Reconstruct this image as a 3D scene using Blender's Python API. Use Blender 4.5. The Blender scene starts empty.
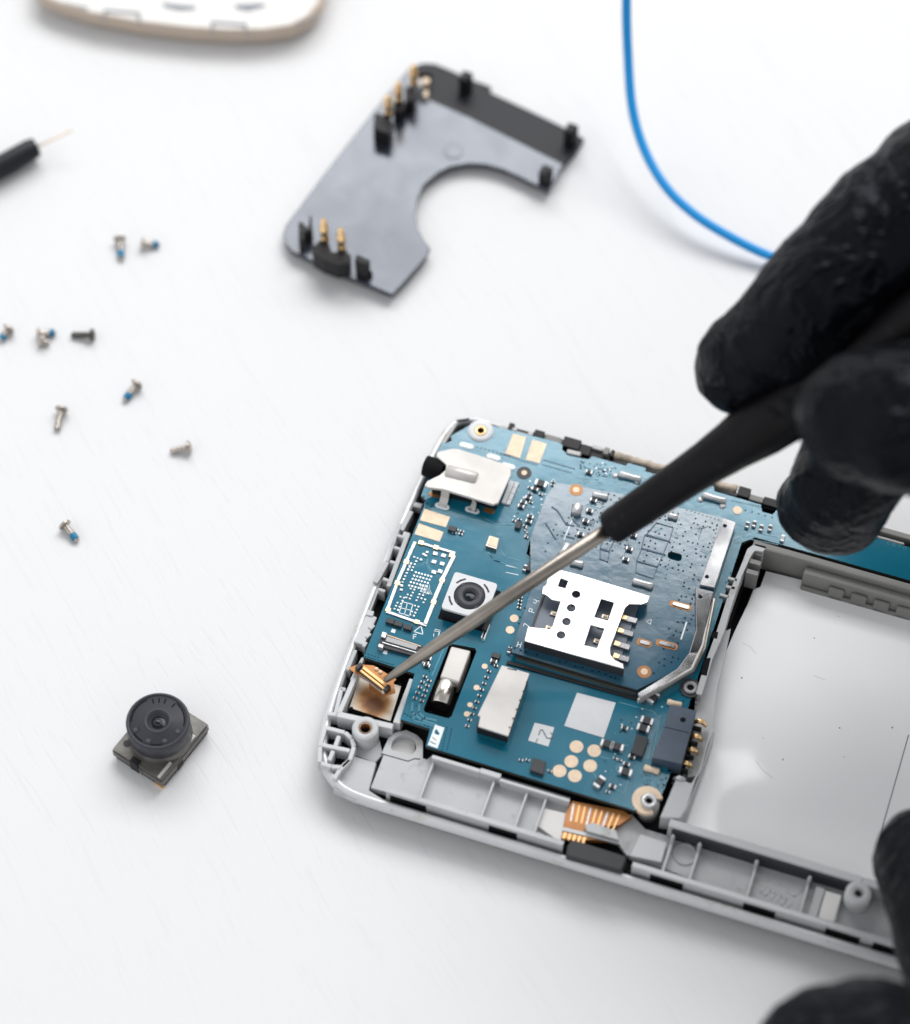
import bpy, bmesh, math, random
from mathutils import Vector, Matrix, noise
from mathutils.geometry import tessellate_polygon
random.seed(7)
S = 0.001                      # everything is authored in millimetres, built in metres
sc = bpy.context.scene
COL = sc.collection
# ------------------------------------------------------------------ survey: photo windows -> real positions
TH = math.radians(31.5); DIST = 400.0; FPX = 2700.0
def P(px, py, z=0.0):
    """point of the place (mm) seen at photo position px,py at height z above the table"""
    a = (px-455)/FPX; b = (512-py)/FPX; s = math.sin(TH); c = math.cos(TH)
    dx, dy, dz = a, b*c+s, b*s-c
    t = (z-DIST*c)/dz
    return Vector((dx*t, -DIST*s+dy*t, z))
WIN = {'W0':(0,0,1),'W1':(400,400,4.55),'W2':(540,400,4.136),'W3':(300,560,4.136),'W4':(480,560,3.658),'W5':(660,500,3.64),
 'W6':(540,760,2.459),'W7':(270,40,2.758),'W8':(600,100,2.226),'W9':(300,720,3.033),'WX':(700,760,3.88),
 'A1':(380,500,7.317),'A2':(300,640,6.023),'A3':(500,420,7.583),'A4':(600,440,5.056),'A5':(580,640,5.39),'A6':(400,620,6.4),
 'A7':(640,820,3.79),'A8':(730,300,5.056),'B2':(340,640,11.375),'B3':(740,500,5.353),'B4':(500,780,4.55),'B6':(500,560,5.6875),
 'B7':(280,180,7.583),'B8':(360,50,7.583),'C1':(400,430,7.583),'C2':(360,400,7.314),'C3':(340,520,6.4),'C4':(840,510,13),
 'ZA':(0,220,4.096),'ZE':(0,220,7.318),'ZB':(90,670,6.5),'ZC':(20,0,2.844),'ZD':(0,380,4.136),'ZF':(0,0,2.676),'ZG':(590,0,3.657),
 'L1':(522,716,22.75),'L2':(420,712,23.3),'C5':(700,90,4.333),'C6':(760,430,6.07)}
def Q(w, x, y, z=0.0):
    q = WIN[w]; return P(q[0]+x/q[2], q[1]+y/q[2], z)
class Frame:
    def __init__(s, o, deg): s.o = Vector((o[0], o[1], 0)); s.a = math.radians(deg); s.c = math.cos(s.a); s.s = math.sin(s.a)
    def loc(s, p):
        d = Vector(p)-s.o
        return Vector((d.x*s.c+d.y*s.s, -d.x*s.s+d.y*s.c, d.z))
    def q(s, w, x, y, z): return s.loc(Q(w, x, y, z))
    def qs(s, w, pts, z): return [s.q(w, x, y, z) for x, y in pts]
# ------------------------------------------------------------------ materials
def new_mat(name):
    m = bpy.data.materials.new(name); m.use_nodes = True
    nt = m.node_tree; return m, nt, nt.nodes['Principled BSDF']
def N(nt, t, **kw):
    n = nt.nodes.new(t)
    for k, v in kw.items():
        if k in n.inputs: n.inputs[k].default_value = v
        else: setattr(n, k, v)
    return n
def mat(name, col, rough=.5, metal=0., spec=.5, var=.0, vscale=300, bump=0., bscale=800, coat=0., rvar=0., col2=None, c2lo=.5, c2hi=.6, c2scale=400, sheen=0., trans=0., ior=1.45, croug=.1):
    m, nt, b = new_mat(name)
    b.inputs['Roughness'].default_value = rough; b.inputs['Metallic'].default_value = metal
    b.inputs['Specular IOR Level'].default_value = spec; b.inputs['IOR'].default_value = ior
    b.inputs['Coat Weight'].default_value = coat; b.inputs['Coat Roughness'].default_value = croug
    b.inputs['Transmission Weight'].default_value = trans
    L = nt.links.new
    tc = N(nt, 'ShaderNodeTexCoord')
    c4 = (*col, 1)
    b.inputs['Base Color'].default_value = c4
    out = None
    if var > 0:
        n = N(nt, 'ShaderNodeTexNoise'); n.inputs['Scale'].default_value = vscale; n.inputs['Detail'].default_value = 6
        L(tc.outputs['Object'], n.inputs['Vector'])
        r = N(nt, 'ShaderNodeValToRGB')
        r.color_ramp.elements[0].position = .3; r.color_ramp.elements[1].position = .7
        r.color_ramp.elements[0].color = (*[c*(1-var) for c in col], 1); r.color_ramp.elements[1].color = (*[min(1, c*(1+var)) for c in col], 1)
        L(n.outputs['Fac'], r.inputs['Fac']); out = r.outputs['Color']; L(out, b.inputs['Base Color'])
        if rvar > 0:
            mr = N(nt, 'ShaderNodeMapRange'); mr.inputs['To Min'].default_value = max(.02, rough-rvar); mr.inputs['To Max'].default_value = rough+rvar
            mr.inputs['From Min'].default_value = .3; mr.inputs['From Max'].default_value = .7
            n2 = N(nt, 'ShaderNodeTexNoise'); n2.inputs['Scale'].default_value = vscale*.6; n2.inputs['Detail'].default_value = 8
            L(tc.outputs['Object'], n2.inputs['Vector']); L(n2.outputs['Fac'], mr.inputs['Value']); L(mr.outputs['Result'], b.inputs['Roughness'])
    if col2:
        n = N(nt, 'ShaderNodeTexNoise'); n.inputs['Scale'].default_value = c2scale; n.inputs['Detail'].default_value = 8; n.inputs['Roughness'].default_value = .65
        L(tc.outputs['Object'], n.inputs['Vector'])
        mr = N(nt, 'ShaderNodeMapRange'); mr.inputs['From Min'].default_value = c2lo; mr.inputs['From Max'].default_value = c2hi
        L(n.outputs['Fac'], mr.inputs['Value'])
        mx = N(nt, 'ShaderNodeMix', data_type='RGBA'); L(mr.outputs['Result'], mx.inputs[0])
        if out: L(out, mx.inputs[6])
        else: mx.inputs[6].default_value = c4
        mx.inputs[7].default_value = (*col2, 1); L(mx.outputs[2], b.inputs['Base Color'])
    if bump > 0:
        n = N(nt, 'ShaderNodeTexNoise'); n.inputs['Scale'].default_value = bscale; n.inputs['Detail'].default_value = 5
        L(tc.outputs['Object'], n.inputs['Vector'])
        bp = N(nt, 'ShaderNodeBump'); bp.inputs['Strength'].default_value = bump; bp.inputs['Distance'].default_value = .0002
        L(n.outputs['Fac'], bp.inputs['Height']); L(bp.outputs['Normal'], b.inputs['Normal'])
    return m
M = {}
M['pcb'] = mat('solder_mask_teal', (.004,.125,.195), .13, spec=1.0, ior=1.5, var=.10, vscale=120, bump=.06, bscale=500, rvar=.03)
M['trace'] = mat('trace_under_mask', (.055,.22,.30), .2, spec=.75)
M['via'] = mat('via_hole', (.004,.014,.024), .8, spec=.1)
M['pcb'].node_tree.nodes['Principled BSDF'].inputs['Specular Tint'].default_value = (.82,.95,1,1)
M['simpcb'] = mat('solder_mask_navy', (.016,.085,.14), .13, spec=1.0, ior=1.5, var=.12, vscale=150, bump=.1, bscale=420, rvar=.03)
M['silk'] = mat('silkscreen_white', (.72,.78,.80), .5)
M['edge'] = mat('board_edge', (.03,.035,.03), .6)
M['gold'] = mat('pale_gold_pad', (.74,.59,.44), .55, metal=.08, spec=.3, var=.1, vscale=900, bump=.15, bscale=2500)
M['gold2'] = mat('gold_contact', (.95,.64,.32), .32, metal=1.)
M['copper'] = mat('brown_copper_ring', (.28,.13,.045), .4, metal=.4)
M['solder'] = mat('tinned_solder', (.52,.53,.54), .36, metal=.6, var=.12, vscale=900, bump=.5, bscale=900)
M['steel'] = mat('shield_steel', (.50,.485,.465), .42, metal=.25, spec=.4, var=.07, vscale=260, rvar=.08, bump=.07, bscale=900, col2=(.45,.38,.30), c2lo=.66, c2hi=.80, c2scale=700)
M['chrome'] = mat('bright_steel', (.5,.5,.51), .14, metal=1., rvar=.05, var=.05, vscale=200, bump=.04, bscale=300)
M['simcan'] = mat('sim_cage_steel', (.66,.655,.65), .27, metal=.8, rvar=.08, var=.04, vscale=150, bump=.06, bscale=300)
M['darkmetal'] = mat('dark_tin', (.42,.38,.33), .35, metal=.9)
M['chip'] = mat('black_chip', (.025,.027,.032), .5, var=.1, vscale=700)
M['black'] = mat('black_pit', (.007,.007,.008), .8, spec=.15)
M['blackpl'] = mat('black_plastic', (.012,.012,.014), .5, spec=.3, var=.2, vscale=300)
M['blackrub'] = mat('black_rubber', (.02,.021,.024), .55, bump=.1)
M['rim'] = mat('rim_silver_plastic', (.56,.57,.58), .30, metal=.25, var=.06, vscale=120, bump=.05, bscale=500, col2=(.36,.29,.21), c2lo=.60, c2hi=.76, c2scale=330)
M['rimgrey'] = mat('rim_grey_plastic', (.30,.30,.30), .36, var=.08, vscale=120, metal=.2)
M['plastic'] = mat('light_grey_plastic', (.42,.43,.44), .5, var=.07, vscale=90, bump=.12, bscale=600, col2=(.21,.195,.175), c2lo=.56, c2hi=.80, c2scale=320)
M['plastic2'] = mat('pale_grey_plastic', (.48,.49,.50), .45, var=.05, vscale=90, bump=.08, bscale=600)
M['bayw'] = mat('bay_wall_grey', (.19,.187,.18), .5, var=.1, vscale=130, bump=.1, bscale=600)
M['floor'] = mat('bay_floor_white', (.90,.905,.91), .09, var=.02, vscale=60, spec=.5, ior=1.5, bump=.01, bscale=150, col2=(.62,.62,.63), c2lo=.70, c2hi=.78, c2scale=210)
M['dirt'] = mat('dried_glue', (.42,.36,.29), .8, var=.35, vscale=500, bump=1., bscale=700)
M['flex'] = mat('copper_flex', (.42,.18,.055), .38, var=.2, vscale=300, metal=.25)
M['flex2'] = mat('copper_flex_pads', (.85,.50,.22), .35, metal=.4)
M['paper'] = mat('white_label', (.62,.635,.65), .7, spec=.2, var=.03, vscale=600)
M['ink'] = mat('grey_ink', (.20,.21,.23), .7)
M['lensring'] = mat('lens_plastic', (.035,.036,.045), .42, spec=.35, bump=.08, bscale=900)
M['glass'] = mat('lens_glass', (.01,.013,.02), .12, spec=.25)
M['shaft'] = mat('tool_steel', (.27,.245,.215), .30, metal=1., var=.12, vscale=500, bump=.12, bscale=900)
M['handle'] = mat('tool_rubber', (.004,.004,.005), .45, spec=.16, var=.25, vscale=250, bump=.2, bscale=1500, col2=(.02,.02,.022), c2lo=.6, c2hi=.8, c2scale=500)
M['blue'] = mat('blue_insulation', (.0,.25,.62), .42, spec=.4)
M['threadblue'] = mat('blue_threadlock', (.0,.15,.29), .4)
M['screw'] = mat('screw_steel', (.45,.41,.37), .26, metal=1., var=.2, vscale=1500)
M['screwd'] = mat('screw_dark_steel', (.10,.095,.09), .34, metal=1., var=.2, vscale=1500)
M['bracket'] = mat('bracket_plastic', (.022,.027,.038), .20, spec=.9, var=.3, vscale=60, bump=.10, bscale=90, rvar=.09)
M['bracket'].node_tree.nodes['Principled BSDF'].inputs['Specular Tint'].default_value = (.86,.91,1,1)
def vary_spec(m, lo, hi, scale):
    nt = m.node_tree; n = N(nt, 'ShaderNodeTexNoise'); n.inputs['Scale'].default_value = scale; n.inputs['Detail'].default_value = 5; n.inputs['Distortion'].default_value = .6
    tc = N(nt, 'ShaderNodeTexCoord'); mr = N(nt, 'ShaderNodeMapRange'); mr.inputs['From Min'].default_value = .35; mr.inputs['From Max'].default_value = .65; mr.inputs['To Min'].default_value = lo; mr.inputs['To Max'].default_value = hi
    nt.links.new(tc.outputs['Object'], n.inputs['Vector']); nt.links.new(n.outputs['Fac'], mr.inputs['Value']); nt.links.new(mr.outputs['Result'], nt.nodes['Principled BSDF'].inputs['Specular IOR Level'])
vary_spec(M['bracket'], .86, 1.04, 150)
M['bracketm'] = mat('bracket_matt', (.010,.011,.015), .42, spec=.28, var=.2, vscale=90, bump=.06, bscale=200)
M['cover'] = mat('cover_white', (.62,.61,.595), .45)
M['coverrim'] = mat('cover_beige', (.46,.38,.31), .45)
M['covergrey'] = mat('cover_slot', (.16,.18,.21), .5)
# stained cream pad (rust coloured stain in the middle of it)
def stained(name, cx, cy):
    m, nt, b = new_mat(name); L = nt.links.new
    tc = N(nt, 'ShaderNodeTexCoord'); b.inputs['Roughness'].default_value = .6
    mp = N(nt, 'ShaderNodeMapping'); mp.inputs['Location'].default_value = (-cx*S, -cy*S, 0)
    L(tc.outputs['Object'], mp.inputs['Vector'])
    n = N(nt, 'ShaderNodeTexNoise'); n.inputs['Scale'].default_value = 350; n.inputs['Detail'].default_value = 8
    L(tc.outputs['Object'], n.inputs['Vector'])
    ln = N(nt, 'ShaderNodeVectorMath', operation='LENGTH'); 
    sc_ = N(nt, 'ShaderNodeVectorMath', operation='MULTIPLY'); sc_.inputs[1].default_value = (1/.0030, 1/.0036, 0)
    L(mp.outputs['Vector'], sc_.inputs[0]); L(sc_.outputs[0], ln.inputs[0])
    ma = N(nt, 'ShaderNodeMath', operation='ADD'); 
    mm = N(nt, 'ShaderNodeMath', operation='MULTIPLY_ADD'); mm.inputs[1].default_value = 1.3; mm.inputs[2].default_value = -.62
    L(n.outputs['Fac'], mm.inputs[0]); L(ln.outputs['Value'], ma.inputs[0]); L(mm.outputs[0], ma.inputs[1])
    r = N(nt, 'ShaderNodeValToRGB'); e = r.color_ramp.elements
    e[0].position = .25; e[0].color = (.16,.065,.025,1)
    e[1].position = 1.0; e[1].color = (.62,.57,.49,1)
    x = e.new(.5); x.color = (.33,.15,.05,1); x = e.new(.72); x.color = (.52,.36,.22,1)
    L(ma.outputs[0], r.inputs['Fac']); L(r.outputs['Color'], b.inputs['Base Color'])
    return m
# glove: stretched nitrile with fine orange-peel texture and creases
def glove_mat():
    m, nt, b = new_mat('black_nitrile'); L = nt.links.new
    tc = N(nt, 'ShaderNodeTexCoord')
    b.inputs['Base Color'].default_value = (.0012,.0013,.002,1); b.inputs['Specular Tint'].default_value = (.74,.82,1,1)
    b.inputs['Roughness'].default_value = .40; b.inputs['Specular IOR Level'].default_value = .13
    v = N(nt, 'ShaderNodeTexVoronoi'); v.inputs['Scale'].default_value = 1150; v.feature = 'SMOOTH_F1'
    n = N(nt, 'ShaderNodeTexNoise'); n.inputs['Scale'].default_value = 210; n.inputs['Detail'].default_value = 6; n.inputs['Distortion'].default_value = .1
    w_ = N(nt, 'ShaderNodeTexNoise'); w_.inputs['Scale'].default_value = 55; w_.inputs['Detail'].default_value = 3; w_.inputs['Distortion'].default_value = 1.6
    for q in (v, n, w_): L(tc.outputs['Object'], q.inputs['Vector'])
    a1 = N(nt, 'ShaderNodeMath', operation='SUBTRACT'); a1.inputs[1].default_value = .5; L(w_.outputs['Fac'], a1.inputs[0])
    a2 = N(nt, 'ShaderNodeMath', operation='ABSOLUTE'); L(a1.outputs[0], a2.inputs[0])
    a3 = N(nt, 'ShaderNodeMapRange', interpolation_type='SMOOTHSTEP'); a3.inputs['From Min'].default_value = 0; a3.inputs['From Max'].default_value = .05; a3.inputs['To Min'].default_value = 1; a3.inputs['To Max'].default_value = 0; L(a2.outputs[0], a3.inputs['Value'])
    b1 = N(nt, 'ShaderNodeBump'); b1.inputs['Strength'].default_value = .35; b1.inputs['Distance'].default_value = .0004
    b2 = N(nt, 'ShaderNodeBump'); b2.inputs['Strength'].default_value = .45; b2.inputs['Distance'].default_value = .0014
    b3 = N(nt, 'ShaderNodeBump'); b3.inputs['Strength'].default_value = .5; b3.inputs['Distance'].default_value = .0009
    L(v.outputs['Distance'], b1.inputs['Height']); L(n.outputs['Fac'], b2.inputs['Height']); L(a3.outputs['Result'], b3.inputs['Height'])
    L(b3.outputs['Normal'], b2.inputs['Normal']); L(b2.outputs['Normal'], b1.inputs['Normal']); L(b1.outputs['Normal'], b.inputs['Normal'])
    return m
M['glove'] = glove_mat()
def table_mat():
    m, nt, b = new_mat('white_wood_grain'); L = nt.links.new
    tc = N(nt, 'ShaderNodeTexCoord')
    mp = N(nt, 'ShaderNodeMapping'); mp.inputs['Rotation'].default_value = (0, 0, math.radians(62)); mp.inputs['Scale'].default_value = (1, 1, 1)
    L(tc.outputs['Object'], mp.inputs['Vector'])
    big = N(nt, 'ShaderNodeTexNoise'); big.inputs['Scale'].default_value = 22; big.inputs['Detail'].default_value = 2
    L(mp.outputs['Vector'], big.inputs['Vector'])
    st = N(nt, 'ShaderNodeVectorMath', operation='MULTIPLY'); st.inputs[1].default_value = (95, 1150, 1)
    L(mp.outputs['Vector'], st.inputs[0])
    wob = N(nt, 'ShaderNodeVectorMath', operation='SCALE'); wob.inputs['Scale'].default_value = 7.0
    L(big.outputs['Color'], wob.inputs[0])
    ad = N(nt, 'ShaderNodeVectorMath', operation='ADD'); L(st.outputs[0], ad.inputs[0]); L(wob.outputs[0], ad.inputs[1])
    g = N(nt, 'ShaderNodeTexNoise'); g.inputs['Scale'].default_value = 1.0; g.inputs['Detail'].default_value = 3; g.inputs['Roughness'].default_value = .5
    L(ad.outputs[0], g.inputs['Vector'])
    r = N(nt, 'ShaderNodeMapRange'); r.inputs['From Min'].default_value = .28; r.inputs['From Max'].default_value = .46; r.inputs['To Min'].default_value = 0; r.inputs['To Max'].default_value = 1
    L(g.outputs['Fac'], r.inputs['Value'])
    msk = N(nt, 'ShaderNodeMapRange'); msk.inputs['From Min'].default_value = .35; msk.inputs['From Max'].default_value = .65; msk.inputs['To Min'].default_value = .25; msk.inputs['To Max'].default_value = 1
    m2 = N(nt, 'ShaderNodeTexNoise'); m2.inputs['Scale'].default_value = 14; L(mp.outputs['Vector'], m2.inputs['Vector']); L(m2.outputs['Fac'], msk.inputs['Value'])
    mx = N(nt, 'ShaderNodeMix', data_type='RGBA'); mx.inputs[6].default_value = (.622,.626,.634,1); mx.inputs[7].default_value = (.642,.645,.651,1)
    L(r.outputs['Result'], mx.inputs[0]); L(mx.outputs[2], b.inputs['Base Color'])
    bp = N(nt, 'ShaderNodeBump'); bp.inputs['Distance'].default_value = .00022
    ms = N(nt, 'ShaderNodeMath', operation='MULTIPLY'); ms.inputs[1].default_value = .14; L(msk.outputs['Result'], ms.inputs[0])
    L(ms.outputs[0], bp.inputs['Strength']); L(r.outputs['Result'], bp.inputs['Height']); L(bp.outputs['Normal'], b.inputs['Normal'])
    b.inputs['Roughness'].default_value = .55; b.inputs['Specular IOR Level'].default_value = .25
    return m
M['table'] = table_mat()
# ------------------------------------------------------------------ mesh building
class MB:
    def __init__(s): s.v = []; s.f = []; s.m = []; s.sm = []; s.mats = []
    def mi(s, m):
        if m not in s.mats: s.mats.append(m)
        return s.mats.index(m)
    def add(s, vs, fs, m, smooth=False):
        o = len(s.v); s.v += [Vector(v) for v in vs]; k = s.mi(m)
        for f in fs: s.f.append([i+o for i in f]); s.m.append(k); s.sm.append(smooth)
        return s
    def box(s, x0, x1, y0, y1, z0, z1, m, c=None, ang=0):
        if x0 > x1: x0, x1 = x1, x0
        if y0 > y1: y0, y1 = y1, y0
        vs = [(x, y, z) for z in (z0, z1) for y in (y0, y1) for x in (x0, x1)]
        if c is not None:
            ca, sa = math.cos(ang), math.sin(ang)
            vs = [(c[0]+x*ca-y*sa, c[1]+x*sa+y*ca, z) for x, y, z in vs]
        return s.add(vs, [(0,2,3,1),(4,5,7,6),(0,1,5,4),(2,6,7,3),(0,4,6,2),(1,3,7,5)], m)
    def prism(s, poly, z0, z1, m, holes=(), side=None, tilt=None):
        loops = [[Vector((p[0], p[1], 0)) for p in l] for l in [poly, *holes]]
        flat = [p for l in loops for p in l]; n = len(flat)
        tri = tessellate_polygon(loops)
        top = []; bot = []
        for t in tri:
            a, b_, c = [flat[i] for i in t]
            cr = (b_-a).cross(c-a).z
            if abs(cr) < 1e-9: continue
            t = tuple(t) if cr > 0 else tuple(reversed(t))
            top.append(tuple(i+n for i in t)); bot.append(tuple(reversed(t)))
        zt = (lambda p: z1) if tilt is None else (lambda p: z1+tilt(p))
        zb = (lambda p: z0) if tilt is None else (lambda p: z0+tilt(p))
        vs = [(p.x, p.y, zb(p)) for p in flat]+[(p.x, p.y, zt(p)) for p in flat]
        s.add(vs, top+bot, m)
        sides = []; o = 0
        for li, l in enumerate(loops):
            ar = sum(l[i].x*l[(i+1) % len(l)].y-l[(i+1) % len(l)].x*l[i].y for i in range(len(l)))
            fl = (ar > 0) == (li == 0)
            for i in range(len(l)):
                a = o+i; b_ = o+(i+1) % len(l)
                sides.append((a, b_, b_+n, a+n) if fl else (b_, a, a+n, b_+n))
            o += len(l)
        o2 = len(s.v)-2*n; k = s.mi(side or m)
        for f in sides: s.f.append([i+o2 for i in f]); s.m.append(k); s.sm.append(False)
        return s
    def lathe(s, c, prof, m, n=28, axis=None, cap=True):
        """prof = [(r, h)...] from bottom up round axis"""
        ax = Vector(axis or (0,0,1)).normalized(); R = ax.to_track_quat('Z', 'Y').to_matrix()
        vs = []; fs = []
        for r, h in prof:
            for i in range(n):
                t = 2*math.pi*i/n; vs.append(Vector(c)+R@Vector((r*math.cos(t), r*math.sin(t), h)))
        for j in range(len(prof)-1):
            for i in range(n):
                a = j*n+i; b_ = j*n+(i+1) % n; fs.append((a, b_, b_+n, a+n))
        s.add(vs, fs, m, True)
        o = len(s.v)-len(vs)
        if cap:
            k = s.mi(m)
            if prof[0][0] > 1e-6: s.f.append([o+i for i in reversed(range(n))]); s.m.append(k); s.sm.append(False)
            if prof[-1][0] > 1e-6: s.f.append([o+(len(prof)-1)*n+i for i in range(n)]); s.m.append(k); s.sm.append(False)
        return s
    def cyl(s, c, r, z0, z1, m, n=28): return s.lathe((c[0], c[1], 0), [(r, z0), (r, z1)], m, n)
    def ring(s, c, r0, r1, z0, z1, m, n=32):
        return s.lathe((c[0], c[1], 0), [(r0, z0), (r1, z0), (r1, z1), (r0, z1), (r0, z0)], m, n, cap=False)
    def disc(s, c, r, z, m, n=14):
        vs = [(c[0]+r*math.cos(2*math.pi*i/n), c[1]+r*math.sin(2*math.pi*i/n), z) for i in range(n)]
        return s.add(vs, [tuple(range(n))], m)
    def tube(s, pts, r, m, n=12):
        pts = [Vector(p) for p in pts]; rs = r if isinstance(r, (list, tuple)) else [r]*len(pts)
        vs = []; fs = []; up = Vector((0,0,1)); prev = None
        for i, p in enumerate(pts):
            d = (pts[min(i+1, len(pts)-1)]-pts[max(i-1, 0)]).normalized()
            if prev is None:
                a = d.cross(up if abs(d.z) < .9 else Vector((1,0,0))).normalized()
            else: a = (prev-d*prev.dot(d)).normalized()
            prev = a; b_ = d.cross(a)
            for k in range(n):
                t = 2*math.pi*k/n; vs.append(p+rs[i]*(a*math.cos(t)+b_*math.sin(t)))
        for j in range(len(pts)-1):
            for k in range(n):
                a = j*n+k; b_ = j*n+(k+1) % n; fs.append((a, a+n, b_+n, b_))
        s.add(vs, fs, m, True); o = len(s.v)-len(vs); kk = s.mi(m)
        s.f.append([o+i for i in range(n)]); s.m.append(kk); s.sm.append(False)
        s.f.append([o+(len(pts)-1)*n+i for i in reversed(range(n))]); s.m.append(kk); s.sm.append(False)
        return s
    def line(s, pts, w, z, m, h=.04):
        """raised track of width w following 2-D points"""
        for a, b_ in zip(pts[:-1], pts[1:]):
            a = Vector((a[0], a[1])); b_ = Vector((b_[0], b_[1])); d = b_-a
            if d.length < 1e-6: continue
            c = (a+b_)/2; s.box(-d.length/2-w*.3, d.length/2+w*.3, -w/2, w/2, z-.02, z+h, m, c=(c.x, c.y), ang=math.atan2(d.y, d.x))
        return s
    def mesh(s, name):
        me = bpy.data.meshes.new(name)
        me.from_pydata([tuple(v*S) for v in s.v], [], s.f)
        for m in s.mats: me.materials.append(m)
        me.polygons.foreach_set('material_index', s.m); me.polygons.foreach_set('use_smooth', s.sm)
        me.update(); return me
    def build(s, name, parent=None, bevel=0, seg=2, label=None, loc=None):
        o = bpy.data.objects.new(name, s.mesh(name)); COL.objects.link(o)
        if parent: o.parent = parent
        if loc is not None: o.location = Vector(loc)*S
        if bevel:
            b = o.modifiers.new('soft_edges', 'BEVEL'); b.width = bevel*S; b.segments = seg; b.limit_method = 'ANGLE'; b.angle_limit = math.radians(40)
            b.use_clamp_overlap = True; b.harden_normals = False
        if label: o['label'] = label
        return o
def thing(name, label, cat, loc=(0,0,0), rz=0, group=None):
    o = bpy.data.objects.new(name, None); COL.objects.link(o); o.empty_display_size = .005
    o.location = Vector(loc)*S; o.rotation_euler = (0, 0, rz); o['label'] = label; o['category'] = cat
    if group: o['group'] = group
    return o
def copy_child(o, parent, loc, rz=0):
    c = o.copy(); COL.objects.link(c); c.parent = parent; c.location = Vector(loc)*S; c.rotation_euler = (0, 0, rz); return c
def round_poly(pts, r, n=6):
    out = []; k = len(pts)
    for i in range(k):
        a, p, b_ = [Vector((q[0], q[1])) for q in (pts[i-1], pts[i], pts[(i+1) % k])]
        rr = r[i] if isinstance(r, (list, tuple)) else r
        if rr <= 0: out.append(p); continue
        u = (a-p).normalized(); w = (b_-p).normalized()
        t = min(rr, (a-p).length*.48, (b_-p).length*.48)
        for j in range(n+1):
            q = j/n; A = p+u*t*(1-q)**1; B = p+w*t*q
            out.append((p+u*t)*(1-q)**2+p*2*q*(1-q)+(p+w*t)*q**2)
    return out
def circ(c, r, n=20): return [(c[0]+r*math.cos(2*math.pi*i/n), c[1]+r*math.sin(2*math.pi*i/n)) for i in range(n)]
def rect(x0, x1, y0, y1): return [(x0, y0), (x1, y0), (x1, y1), (x0, y1)]
def glyph(mb, strokes, c, size, z, m, w, ang=0, h=.03):
    ca, sa = math.cos(ang), math.sin(ang)
    for st in strokes:
        mb.line([(c[0]+(x*ca-y*sa)*size, c[1]+(x*sa+y*ca)*size) for x, y in st], w, z, m, h)
G = {'Z':[[(-.35,.5),(.35,.5),(-.35,-.5),(.35,-.5)]], 'T':[[(-.35,.5),(.35,.5)],[(0,.5),(0,-.5)]], '0':[[(-.3,.5),(.3,.5),(.3,-.5),(-.3,-.5),(-.3,.5)]],
 'C':[[(.3,.5),(-.3,.5),(-.3,-.5),(.3,-.5)]], 'X':[[(-.3,.4),(.3,-.4)],[(-.3,-.4),(.3,.4)]], 'E':[[(.3,.5),(-.3,.5),(-.3,-.5),(.3,-.5)],[(-.3,0),(.2,0)]],
 'H':[[(-.3,.5),(-.3,-.5)],[(.3,.5),(.3,-.5)],[(-.3,0),(.3,0)]], 'L':[[(-.3,.5),(-.3,-.5),(.3,-.5)]], '5':[[(.3,.5),(-.3,.5),(-.3,0),(.3,0),(.3,-.5),(-.3,-.5)]],
 '2':[[(-.3,.5),(.3,.5),(.3,0),(-.3,0),(-.3,-.5),(.3,-.5)]], 'G':[[(.3,.5),(-.3,.5),(-.3,-.5),(.3,-.5),(.3,0),(0,0)]], 'tri':[[(-.5,-.4),(.5,-.4),(0,.5),(-.5,-.4)]],
 'P':[[(-.3,-.5),(-.3,.5),(.3,.5),(.3,0),(-.3,0)]], '4':[[(-.3,.5),(-.3,0),(.3,0)],[(.3,.5),(.3,-.5)]], '7':[[(-.3,.5),(.3,.5),(-.1,-.5)]], 'F':[[(.3,.5),(-.3,.5),(-.3,-.5)],[(-.3,0),(.2,0)]]}
# ------------------------------------------------------------------ TABLE
t = MB(); t.add([(-900,-700,0),(900,-700,0),(900,900,0),(-900,900,0)], [(0,1,2,3)], M['table'])
t.box(-900, 900, -700, 900, -25, -.05, M['cover'])
tb = t.build('table_top'); tb['kind'] = 'structure'
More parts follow.
